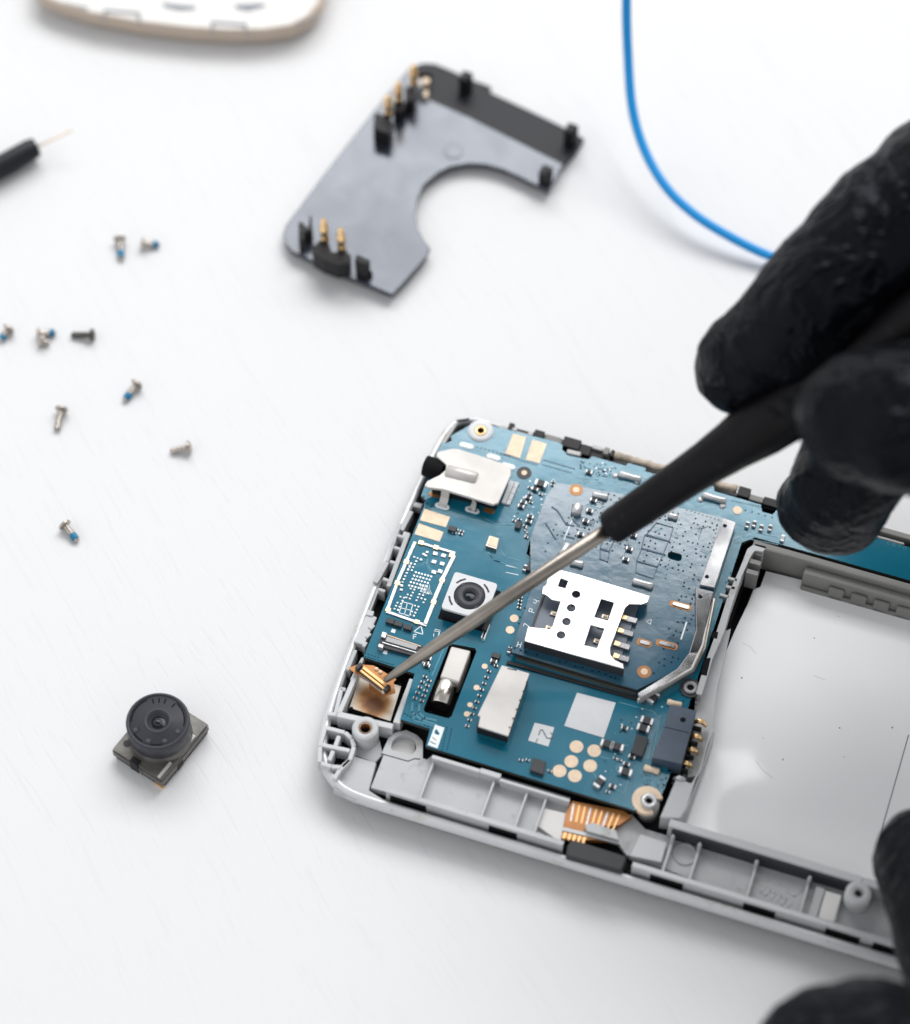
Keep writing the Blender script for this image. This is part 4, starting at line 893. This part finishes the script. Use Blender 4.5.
# ------------------------------------------------------------------ LOOSE CAMERA MODULE
cl = Q('ZB', 135, 515, 2.7); cb_ = Q('ZB', 465, 725, 2.7); cr = Q('ZB', 775, 350, 2.7)
ang = math.degrees(math.atan2(cb_.y-cl.y, cb_.x-cl.x)); top_c = cl+cr-cb_
ctr = (cl+cr)/2; FC = Frame((ctr.x, ctr.y), ang); aw = (cb_-cl).length/2; ah = (cr-cb_).length/2
cam = thing('camera_module', 'loose camera module with round black lens lying alone on the white table', 'camera module', (ctr.x, ctr.y, 0), math.radians(ang))
b = MB(); b.prism(round_poly(rect(-aw+.25, aw-.25, -ah+.25, ah-.1), .3), 0.02, 1.1, M['blackpl']); b.build('circuit_base', cam, bevel=.08)
b = MB(); b.box(aw-1.6, aw-.2, -ah+.05, -ah+.5, .02, .4, M['flex2']); b.build('gold_edge', cam)
b = MB(); b.prism(round_poly(rect(-aw, aw, -ah, ah), .35), 1.1, 2.2, M['camhouse'] if 'camhouse' in M else mat('camera_housing', (.15,.145,.135), .42, metal=.6, var=.15, vscale=350, bump=.3, bscale=700))
M['camhouse'] = b.mats[0]
b.prism(round_poly(rect(-aw+.15, aw-.15, -ah+.15, ah-.15), .35), 2.2, 2.7, M['camhouse'])
for x, y in ((-aw+1.3, -ah+2.0),): b.cyl((x, y), .55, 2.6, 2.74, M['chip'], 18)
b.box(-1.2, 0.2, -ah-.08, -ah+.9, .6, 2.9, M['blackpl']); b.box(.4, .9, -ah-.1, -ah+.3, .8, 1.9, M['camhouse']); b.box(aw-.2, aw+.1, -2, -.8, .6, 1.8, M['blackpl']); b.box(aw-.8, aw-.3, 1.3, 2.8, 2.6, 2.95, M['steel']); b.box(aw-.9, aw-.5, -ah+.2, -ah+3.0, 2.6, 3.0, M['steel'])
b.build('metal_housing', cam, bevel=.12)
lc = FC.loc(Q('ZB', 440, 328, 7.1)); zo = -.7; c = (lc.x, lc.y, 0)
zsv = c; c = (c[0], c[1], -1.5)
b = MB(); b.lathe(c, [(4.5,4.0),(4.5,4.7),(4.35,5.0),(4.3,6.2)], M['camhouse'], 48, cap=False); b.lathe(c, [(4.3,5.4),(4.45,5.6),(4.45,8.3),(4.3,8.6),(4.0,8.6),(3.95,8.45)], M['lensring'], 56, cap=False); b.build('lens_barrel', cam)
b = MB(); b.lathe(c, [(3.96,8.4),(3.9,8.47),(1.95,8.47),(1.85,8.62),(1.6,8.62),(1.35,8.1),(1.0,7.9)], M['lensring'], 56, cap=False)
for a0 in (205, 250, 290, 330): 
    t_ = math.radians(a0-ang); b.box(-.28, .28, -.3, .3, 6.8, 7.10, M['chip'], c=(c[0]+3.3*math.cos(t_), c[1]+3.3*math.sin(t_)), ang=t_)
for a0, a1 in ((215,240),(260,285),(350,410),(120,185)):
    for q_ in range(a0, a1, 5):
        t_ = math.radians(q_-ang); b.box(-.09, .09, -.19, .19, 6.9, 7.00, M['black'], c=(c[0]+3.7*math.cos(t_), c[1]+3.7*math.sin(t_)), ang=t_)
for a0 in (50, 75, 90, 105): t_ = math.radians(a0-ang); b.box(-.35, .35, -.09, .09, 6.9, 7.02, M['black'], c=(c[0]+3.2*math.cos(t_), c[1]+3.2*math.sin(t_)), ang=t_)
b.build('lens_face', cam)
b = MB(); b.lathe(c, [(1.02,7.88),(.6,8.0),(.3,8.06),(0,8.08)], M['glass'], 32, cap=False); b.ring((c[0],c[1]), .45, .58, 6.4, 6.6, M['lensring']); b.build('lens_glass', cam)
# ------------------------------------------------------------------ BLACK BRACKET
zb_ = 2.1
cB = Q('W7', 300, 400, zb_); FB = Frame((cB.x, cB.y), 0)
br = thing('plastic_bracket', 'black plastic antenna cover with a half round cutout and gold spring pins', 'bracket', (cB.x, cB.y, 0))
def BL(w, x, y, z): p = FB.q(w, x, y, z); return (p.x, p.y)
ol = [(395,62),(420,50),(455,50),(500,68),(560,95),(610,112),(608,130),(700,172),(800,220),(868,258),(845,300),(810,352),(768,418),(745,405),(690,378),(640,355),(595,343),(545,340),(500,348),(460,368),(425,398),(405,440),(400,485),(408,520),(425,552),(442,572),(430,598),(385,650),(337,702),(290,682),(200,648),(110,605),(60,582),(42,560),(36,535),(42,512),(150,368),(270,215),(300,178)]
# the far strip is a step lower and leans away
strip_b = [(440,165),(560,218),(700,288),(808,342),(845,300),(868,258),(800,220),(700,172),(608,130),(610,112),(560,95),(500,68),(455,50),(420,50),(395,62),(385,75),(430,130)]
main = [(440,165),(560,218),(700,288),(808,342),(768,418),(745,405),(690,378),(640,355),(595,343),(545,340),(500,348),(460,368),(425,398),(405,440),(400,485),(408,520),(425,552),(442,572),(430,598),(385,650),(337,702),(290,682),(200,648),(110,605),(60,582),(42,560),(36,535),(42,512),(150,368),(270,215),(300,178),(385,75),(430,130)]
b = MB(); b.prism([BL('W7', x, y, zb_) for x, y in main], zb_-1.0, zb_, M['bracket']); 
b.cyl(BL('W7', 507, 308, zb_), 1.5, zb_-.1, zb_+.12, M['bracket'], 24); b.build('cover_plate', br, bevel=.25)
ps = [Vector(BL('W7', x, y, zb_)) for x, y in strip_b]; p0 = Vector(BL('W7', 440, 165, zb_)); p1 = Vector(BL('W7', 808, 342, zb_)); dn = (p1-p0).normalized(); nn = Vector((-dn.y, dn.x))
b = MB(); b.prism(ps, zb_-1.1, zb_-.3, M['bracketm'], tilt=lambda p: -.26*max(0, (Vector((p.x, p.y))-p0).dot(nn))*.5); b.build('stepped_edge', br, bevel=.15)
for x, y in [(540,118),(830,262),(760,378)]:
    q = BL('W7', x, y, 2.8); b = MB(); b.box(-.9, .9, -1.0, 1.0, .6, 4.6, M['blackpl'], c=q, ang=math.radians(-25)); b.cyl((q[0]+.6, q[1]-.4), .5, 1, 5.0, M['blackpl'], 12); b.build('clip', br, bevel=.2)
def pin(w, x, y, zbase, ztop):
    # x,y: photo place of the pin's tip at height ztop
    q = BL(w, x, y, ztop); b = MB()
    h = ztop-zbase
    b.lathe((q[0], q[1], zbase), [(.68,0),(.68,h*.22),(.54,h*.26),(.54,h*.42),(.68,h*.46),(.68,h*.62),(.54,h*.66),(.54,h*.82),(.5,h*.86),(.38,h*.97),(0,h)], M['gold2'], 16)
    b.build('gold_pin', br)
for x, y in [(330,300),(460,368)]: pin('B7', x, y, 5.0, 10.6)
for x, y in [(405,115),(290,245),(212,345)]: pin('B8', x, y, 5.0, 9.8)
def blk(w, pts, z0, z1, m=M['blackpl'], bv=.2): MB().prism([BL(w, x, y, z1) for x, y in pts], z0, z1, m).build('pin_block', br, bevel=bv)
blk('B7', [(250,500),(300,455),(370,480),(395,545),(500,530),(540,570),(520,630),(440,650),(330,610),(245,560)], zb_-.2, 5.4)
blk('B7', [(140,310),(165,315),(215,360),(250,375),(225,385),(190,400),(175,460),(140,450)], zb_-.2, 5.0)
blk('B7', [(225,262),(240,270),(235,350),(215,345)], zb_-.2, 4.6); blk('B7', [(580,560),(685,605),(665,645),(565,610)], zb_-.2, 6.0)
blk('B7', [(665,680),(705,690),(695,705),(660,700)], zb_-.2, 3.2)
blk('B8', [(110,470),(230,500),(250,560),(225,640),(100,600)], zb_-.2, 5.2); blk('B8', [(250,400),(330,380),(350,430),(300,470),(250,460)], zb_-.2, 4.8)
blk('B8', [(340,270),(430,290),(420,370),(380,400),(345,350)], zb_-.2, 5.2); blk('B8', [(445,140),(540,150),(545,190),(500,180),(440,180)], zb_-.8, 3.6); blk('B8', [(440,200),(480,230),(470,290),(430,260)], zb_-.4, 4.4, M['rimgrey'])
blk('B8', [(250,450),(350,385),(365,410),(265,520)], zb_-.2, 3.8)
for w, pts in [('B8', [(480,205),(530,215),(520,250),(470,250)]), ('B8', [(490,300),(520,310),(510,350),(480,350)])]: MB().prism([BL(w, x, y, 3.2) for x, y in pts], zb_-.5, 3.2, M['gold']).build('spring_foot', br, bevel=.08)
# ------------------------------------------------------------------ SCREWS
def make_screw(name, label, head, tip, blue=True, dark=False, hz=1.1):
    h = Vector((head.x, head.y, 0)); t_ = Vector((tip.x, tip.y, 0)); d = t_-h
    an = math.atan2(d.y, d.x); ln_ = d.length
    root = thing(name, label, 'screw', (h.x, h.y, 0), an, 'small screws scattered on the table')
    m = M['screwd'] if dark else M['screw']
    A = Vector((0, 0, 1.0)); Bt = Vector((ln_, 0, .42)); ax = (Bt-A)
    l = ax.length
    b = MB(); b.lathe(A, [(0,-.42),(.55,-.40),(.98,-.18),(1.02,0),(.95,.12),(.42,.16)], m, 20, axis=ax, cap=False)
    b.box(-.5,.5,-.09,.09,-.02,.02, M['black']) if False else None
    b.build('screw_head', root)
    prof = [(.42,.1)]; k = .3
    while k < l-.35: prof += [(.44,k),(.52,k+.09),(.44,k+.18)]; k += .24
    prof += [(.40,l-.2),(.18,l),(0,l+.02)]
    b = MB(); b.lathe(A, prof, m, 16, axis=ax, cap=False); sh = b.build('screw_shank', root)
    if blue:
        b = MB(); b.lathe(A+ax.normalized()*(l*.55), [(.5,0),(.57,.1),(.57,l*.28),(.5,l*.33)], M['threadblue'], 16, axis=ax, cap=False); b.build('threadlock_band', root)
make_screw('screw', 'upper left screw of the top pair, pointing down with a blue band', Q('ZA',490,78,1), Q('ZA',497,165,.4))
make_screw('screw', 'screw beside it in the top pair, pointing right with a blue tip', Q('ZA',588,97,1), Q('ZA',655,101,.4))
make_screw('screw', 'screw at the left edge of the photo with a blue side', Q('ZA',35,445,1), Q('ZA',0,495,.4))
make_screw('screw', 'screw with blue tip, upper one of the touching pair left of the dark grey screw', Q('ZE',290,835,1), Q('ZE',410,822,.4))
make_screw('screw', 'plain screw just below the blue tipped one it touches', Q('ZE',303,880,1), Q('ZE',365,905,.4), blue=False)
make_screw('screw', 'thin dark grey screw lying level, right of the touching pair', Q('ZE',672,842,1), Q('ZE',520,842,.4), blue=False, dark=True)
make_screw('screw', 'slanting screw with blue band near its tip, above the plain pair', Q('ZA',560,672,1), Q('ZA',508,742,.4))
make_screw('screw', 'plain steel screw standing nearly upright in the photo, leftmost of the lower three', Q('ZA',252,775,1), Q('ZA',233,862,.4), blue=False)
make_screw('screw', 'plain steel screw lying sideways with its head on the right', Q('ZA',772,930,1), Q('ZA',698,947,.4), blue=False)
make_screw('screw', 'lowest screw, pointing down right with a blue tip', Q('ZD',268,600,1), Q('ZD',322,668,.4))
# ------------------------------------------------------------------ BLUE CABLE
def catmull(pts, n=10):
    out = []; P_ = [pts[0]]+pts+[pts[-1]]
    for i in range(1, len(P_)-2):
        for k in range(n):
            t_ = k/n; a, b_, c, d = P_[i-1:i+3]
            out.append(.5*((2*b_)+(c-a)*t_+(2*a-5*b_+4*c-d)*t_*t_+(3*b_-a-3*c+d)*t_**3))
    out.append(pts[-1]); return out
cab = [P(640,-160,40), P(629,-60,32), P(626.5,0,22), P(628,55,15), P(632.5,109,10), P(645,151,7), P(666,187,5.2), P(694,214,4), P(727,235,3), P(765,254,2), P(815,272,1.0), P(880,285,.8), P(980,290,.8)]
b = MB(); b.tube(catmull(cab), .74, M['blue'], 16); co = b.build('cable'); co['label'] = 'thin blue cable arching down from the top edge to behind the gloved finger'; co['category'] = 'cable'
# ------------------------------------------------------------------ PROBE TIP at left
pr0 = P(36, 148, 2.6)
pr = thing('probe_lead', 'dark grey probe lead with a thin bare wire at the left edge', 'probe', (pr0.x, pr0.y, 0))
fl_ = lambda p: p-Vector((pr0.x, pr0.y, 0))
b = MB(); b.tube([fl_(P(-60,196,2.2)), fl_(P(-20,177,2.2)), fl_(P(8,163,2.2)), fl_(P(30,150,2.4)), fl_(P(36,147,2.4))], [1.9,1.9,1.9,1.75,1.6], M['bracketm'], 20); b.build('sleeve', pr, bevel=.1)
b = MB(); b.tube([fl_(P(34,148,2.6)), fl_(P(52,140,3.4)), fl_(P(72,130,4.0))], .17, M['gold'], 8); b.build('bare_wire', pr)
# ------------------------------------------------------------------ WHITE COVER at top left
zc_ = 3.2
c0 = P(180, 0, zc_); cv = thing('phone_cover', 'white phone back cover with beige rim cut off by the top edge', 'phone cover', (c0.x, c0.y, 0))
def CV(w, x, y, z): p = Q(w, x, y, z)-Vector((c0.x, c0.y, 0)); return (p.x, p.y)
edge = [(40,-12),(56,2),(95,20),(190,50),(330,76),(480,94),(600,101),(700,100),(780,88),(830,62),(862,24),(874,-20)]
base = [CV('ZC', x, y, zc_) for x, y in edge]
far = [(base[-1][0]+4, base[-1][1]+30), (base[-1][0]+2, 95), (base[0][0]-3, 95), (base[0][0]-2, base[0][1]+30)]
def inset(pl, d):
    cx = sum(p[0] for p in pl)/len(pl); cy = sum(p[1] for p in pl)/len(pl)
    return [(cx+(p[0]-cx)*(1-d/24), cy+(p[1]-cy)*(1-d/45)) for p in pl]
full = base+far
lp = [(inset(full, 2.0), .2), (inset(full, .8), 1.1), (full, 2.6), (inset(full, .15), 3.9), (inset(full, .6), 4.4), (inset(full, 1.0), 4.3), (inset(full, 1.3), 3.8)]
b = MB(); n_ = len(full); vs = []; fs = []
for l, z in lp: vs += [(p[0], p[1], z) for p in l]
for j in range(len(lp)-1):
    for k in range(n_): k2 = (k+1) % n_; fs.append((j*n_+k, j*n_+k2, (j+1)*n_+k2, (j+1)*n_+k))
b.add(vs, fs, M['coverrim'], True); b.build('cover_rim', cv)
b = MB(); b.prism(inset(full, 1.1), 2.9, 4.0, M['cover']); 
b.build('cover_panel', cv)
for pts in ([(120,5),(190,20),(195,28),(135,18)], [(405,8),(455,14),(500,18),(495,28),(450,30),(410,20)], [(610,14),(690,10),(700,18),(650,32),(615,25)], [(775,68),(835,40),(838,46),(785,75)]):
    MB().prism([CV('ZC', x, y, 4.05) for x, y in pts], 3.8, 4.06, M['covergrey']).build('slot', cv, bevel=.1)
for q_ in ([(235,55),(242,30),(335,38),(342,68)], [(545,92),(548,64),(640,70),(645,96)]):
    b = MB(); b.line([CV('ZC', x, y, 4.1) for x, y in q_], .5, 4.0, M['coverrim'] if False else M['covergrey'], .15); b.build('clip_loop', cv, bevel=.1)
# ------------------------------------------------------------------ TOOL
tip = P(384, 681, 8.2); hs = P(612, 527, 31.0); ax = (hs-tip); ul = ax.normalized(); Lsh = ax.length
tool = thing('screwdriver', 'slim tool with grey steel shaft and black rubber handle held over the phone', 'hand tool', (tip.x, tip.y, 0))
o_ = Vector((tip.x, tip.y, 0)); T0 = tip-o_
b = MB(); b.lathe(T0, [(.22,0),(.45,.25),(.62,2.5),(.85,7),(1.0,11),(1.0,Lsh+2)], M['shaft'], 24, axis=ul); b.build('shaft', tool)
prof = [(1.2,-.6),(2.15,-.5),(2.4,-.1),(2.5,3),(2.65,8),(2.8,12),(3.0,16),(3.4,20),(4.1,24.5),(4.3,28),(4.3,34),(4.2,60),(4.6,90),(4.4,98),(3,101)]
b = MB(); b.lathe(T0+ul*Lsh, prof, M['handle'], 40, axis=ul)
b.build('handle', tool)
R_ = ul.to_track_quat('Z', 'Y').to_matrix()
view = (Vector((0, -DIST*math.sin(TH), DIST*math.cos(TH)))-(tip+ul*60)).normalized()
side = (view-ul*view.dot(ul)).normalized(); tang = ul.cross(side)
for k in range(3):
    cpt = T0+ul*(Lsh+28.2+k*2.2)+side*4.2+tang*-.6
    b = MB(); w1 = ul*.55; w2 = tang*1.1; dn_ = side*.35
    vs = [cpt-w1-w2, cpt+w1-w2*.2, cpt+w1*.6+w2, cpt-w1*.4+w2*.6]; vs2 = [v+dn_ for v in vs]
    b.add(vs+vs2, [(0,1,2,3),(7,6,5,4),(0,4,5,1),(1,5,6,2),(2,6,7,3),(3,7,4,0)], M['black']); b.build('moulded_mark', tool)
# ------------------------------------------------------------------ GLOVED HANDS
def hand(name, label, chains, folds, org, voxel=.6, smooth=4):
    root_v = []; bm_mb = MB()
    def capsule(a, b_, ra, rb):
        d = b_-a; l = d.length
        if l < 1e-4: return
        prof = [(ra*math.sin(t), -ra*math.cos(t)) for t in [math.pi/2*i/7 for i in range(8)]]
        prof += [(rb*math.cos(t), l+rb*math.sin(t)) for t in [math.pi/2*i/7 for i in range(8)]]
        prof[0] = (0.001, prof[0][1]); prof[-1] = (.001, prof[-1][1])
        bm_mb.lathe(a, prof, M['glove'], 22, axis=d, cap=True)
    for ch in chains:
        pts = [Vector(p[0])-org for p in ch]; rs = [p[1] for p in ch]
        for i in range(len(pts)-1): capsule(pts[i], pts[i+1], rs[i], rs[i+1])
    o = bm_mb.build(name, None); o.location = org*S
    r = o.modifiers.new('skin_union', 'REMESH'); r.mode = 'VOXEL'; r.voxel_size = voxel*S; r.use_smooth_shade = True
    s_ = o.modifiers.new('relax', 'SMOOTH'); s_.factor = .6; s_.iterations = smooth
    for (nm, scl, st_, tp_) in (('folds', .011, .0012, 'CLOUDS'), ('creases', .0035, .0006, 'CLOUDS')):
        tx = bpy.data.textures.new(name+nm, tp_); tx.noise_scale = scl; tx.noise_depth = 2
        if nm == 'creases': tx.noise_type = 'SOFT_NOISE'
        dm = o.modifiers.new(nm, 'DISPLACE'); dm.texture = tx; dm.strength = st_; dm.mid_level = .5; dm.texture_coords = 'LOCAL'
    o['label'] = label; o['category'] = 'gloved hand'
    return o
V = lambda px, py, z: P(px, py, z)
index = [(V(737,371,47),5.6),(V(749,358,49),6.8),(V(787,333,53),7.8),(V(818,300,57),8.5),(V(849,267,60),8.5),(V(890,229,62),9.4),(V(944,198,64),11),(V(1010,165,62),13)]
thumb = [(V(843,415,61),6.3),(V(862,417,62),8.2),(V(900,418,63),9.5),(V(940,422,62),9.8),(V(985,425,60),10),(V(1060,400,58),12),(V(1130,340,58),14)]
middle = [(V(815,506,28),5.4),(V(836,505,30),7.0),(V(845,478,37),7.6),(V(872,440,45),8.0),(V(940,360,52),9.0),(V(1020,280,56),10),(V(1090,220,60),12)]
ring = [(V(1000,520,20),6.6),(V(1020,470,32),7.6),(V(1050,400,42),8.2),(V(1090,310,52),9.5),(V(1130,250,56),11)]
pinky = [(V(1080,590,8),5.8),(V(1095,530,20),6.6),(V(1120,430,36),7.5),(V(1150,330,48),9)]
palm = [[(V(1010,165,62),13),(V(1130,220,58),17)],[(V(1090,220,60),13),(V(1180,330,54),17)],[(V(1130,250,56),13),(V(1200,400,50),17)],[(V(1130,340,58),15),(V(1230,400,52),19)],[(V(1130,220,58),17),(V(1230,300,52),21),(V(1400,380,45),24)]]
CAMP = Vector((0, -DIST*math.sin(TH), DIST*math.cos(TH)))
def on_skin(px, py, chains, sink=.35):
    """first point of the finger surface met by the sight line through px,py"""
    d = (P(px, py, 0)-CAMP).normalized(); t = 280.0
    while t < 460:
        p = CAMP+d*t; best = 99
        for ch in chains:
            for (a, ra), (b_, rb) in zip(ch[:-1], ch[1:]):
                ab = b_-a; k = max(0, min(1, (p-a).dot(ab)/ab.length_squared)); best = min(best, (p-a-ab*k).length-(ra+(rb-ra)*k))
        if best < -sink: return p
        t += max(.05, best*.8)
    return None
def ridges(chains, lines):
    out = []
    for ln_, rr in lines:
        pts = [on_skin(x, y, chains) for x, y in ln_]; n = len(pts)
        pts = [(p, rr*(.45+.55*math.sin(math.pi*(i+.5)/n))) for i, p in enumerate(pts) if p is not None]
        if len(pts) > 1: out.append(pts)
    return out
fold = ridges([index], [([(866,158),(858,178),(853,197),(857,218),(864,240),(872,262),(884,284)],1.35), ([(853,197),(862,196),(872,204),(880,216),(886,230)],1.1), ([(893,150),(888,166),(890,182),(896,196)],1.0),
   ([(812,232),(816,250),(822,268),(826,284)],.9), ([(790,250),(800,262),(812,270),(820,276)],.9), ([(783,268),(790,285),(800,298),(812,306)],.8), ([(770,296),(782,304),(796,308),(812,318)],.8),
   ([(745,312),(752,326),(764,336),(780,342)],.8), ([(730,330),(736,344),(744,356),(756,364)],.8), ([(714,352),(720,366),(728,376)],.6), ([(838,200),(842,214),(846,228),(845,244)],.8), ([(826,292),(836,300),(850,304),(862,302)],.9), ([(905,170),(903,190),(906,212)],.9)])
fold += ridges([thumb], [([(838,372),(850,384),(858,400),(862,420)],.8), ([(862,360),(870,376),(874,396),(872,418)],.8), ([(890,352),(892,372),(896,392)],.8), ([(812,400),(820,416),(824,436)],.7), ([(850,440),(864,450),(880,454),(898,452)],.8), ([(880,398),(892,410),(900,426)],.8)])
fold += ridges([middle], [([(792,462),(796,478),(794,496)],.7), ([(806,520),(820,526),(836,524)],.7), ([(842,508),(856,502),(868,492)],.7), ([(786,500),(792,514),(802,524)],.6)])
hand('gloved_hand', 'hand in black nitrile glove gripping the screwdriver handle from the right', [index, thumb, middle, ring, pinky]+palm+fold, [], P(900,400,40))
# second hand holding the phone edge
th2 = [(V(922,868,17),6.0),(V(932,862,19),7.6),(V(950,900,22),8.2),(V(968,950,26),8.8),(V(1010,1040,30),10),(V(1060,1160,34),14)]
in2 = [(V(838,1074,34),10.8),(V(870,1076,35),11.6),(V(915,1100,36),11.6),(V(980,1130,36),11),(V(1050,1180,36),13)]
md2 = [(V(845,1190,22),8),(V(900,1200,24),9.5),(V(1000,1230,30),10.5),(V(1060,1240,32),13)]
rg2 = [(V(840,1280,12),7.5),(V(900,1290,16),9),(V(1000,1300,26),10),(V(1070,1290,30),13)]
pk2 = [(V(860,1360,9),6.5),(V(920,1365,12),7.5),(V(1020,1350,24),9),(V(1080,1330,28),12)]
pl2 = [[(V(1050,1170,34),14),(V(1150,1250,32),18),(V(1250,1400,32),22)],[(V(1070,1290,30),14),(V(1200,1400,30),20)]]
fold2 = ridges([th2], [([(884,838),(892,850),(904,856)],.8), ([(880,862),(890,870),(903,872)],.8), ([(888,890),(898,888),(908,884)],.8), ([(886,812),(896,822),(906,828)],.7)])
fold2 += ridges([in2], [([(800,1000),(815,1010),(822,1024)],.9), ([(840,985),(852,1000),(856,1018)],.9), ([(880,990),(886,1004),(884,1020)],.9)])
hand('gloved_hand', 'hand in black nitrile glove steadying the phone at the lower right corner', [th2, in2, md2, rg2, pk2]+pl2+fold2, [], P(900,950,10), voxel=.9)
# ------------------------------------------------------------------ LIGHT, WORLD, CAMERA
w = bpy.data.worlds.new('World'); sc.world = w; w.use_nodes = True; nt = w.node_tree; bg = nt.nodes['Background']
tc = N(nt, 'ShaderNodeTexCoord'); sp_ = N(nt, 'ShaderNodeSeparateXYZ'); nt.links.new(tc.outputs['Generated'], sp_.inputs[0])
ma = N(nt, 'ShaderNodeMath', operation='MULTIPLY_ADD'); ma.inputs[1].default_value = .5; ma.inputs[2].default_value = .5
nt.links.new(sp_.outputs['Z'], ma.inputs[0])
rp = N(nt, 'ShaderNodeValToRGB'); rp.color_ramp.elements[0].position = .5; rp.color_ramp.elements[0].color = (1.2,1.205,1.22,1); rp.color_ramp.elements[1].position = .97; rp.color_ramp.elements[1].color = (.42,.425,.44,1)
nt.links.new(ma.outputs[0], rp.inputs['Fac']); nt.links.new(rp.outputs['Color'], bg.inputs['Color']); bg.inputs['Strength'].default_value = 1.0
def area(name, loc, target, sx, sy, radiance, col=(1,1,1)):
    la = bpy.data.lights.new(name, 'AREA'); la.shape = 'RECTANGLE'; la.size = sx; la.size_y = sy; la.energy = radiance*math.pi*sx*sy; la.color = col
    o = bpy.data.objects.new(name, la); COL.objects.link(o); o.location = loc; o.rotation_euler = (Vector(target)-Vector(loc)).to_track_quat('-Z', 'Y').to_euler(); return o
area('window_light', (.22, 1.07, 1.205), (0, 0, 0), 1.8, .58, 7.7, (1,.997,.99))
area('bay_reflection_light', (.47, .60, 1.48), (.05, 0, 0), .56, .46, 6.4, (1,.997,.99))  # added lamp, placed for the bright reflection in the bay floor
area('room_fill', (-1.0, -.55, 1.0), (0, 0, 0), 1.3, 1.0, .65, (.97,.985,1))  # added fill lamp, lifts the table and bay shaded by the hands
cd = bpy.data.cameras.new('camera'); co = bpy.data.objects.new('camera', cd); COL.objects.link(co); sc.camera = co
co.location = Vector((0, -DIST*math.sin(TH), DIST*math.cos(TH)))*S; co.rotation_euler = (TH, 0, 0)
cd.sensor_fit = 'HORIZONTAL'; cd.sensor_width = 36; cd.lens = FPX/910*36; cd.clip_start = .01; cd.clip_end = 10
cd.dof.use_dof = True; cd.dof.focus_distance = .383; cd.dof.aperture_fstop = 12.5
sc.view_settings.view_transform = 'Standard'; sc.view_settings.look = 'None'; sc.view_settings.exposure = 0; sc.view_settings.gamma = 1
sc.render.engine = 'CYCLES'
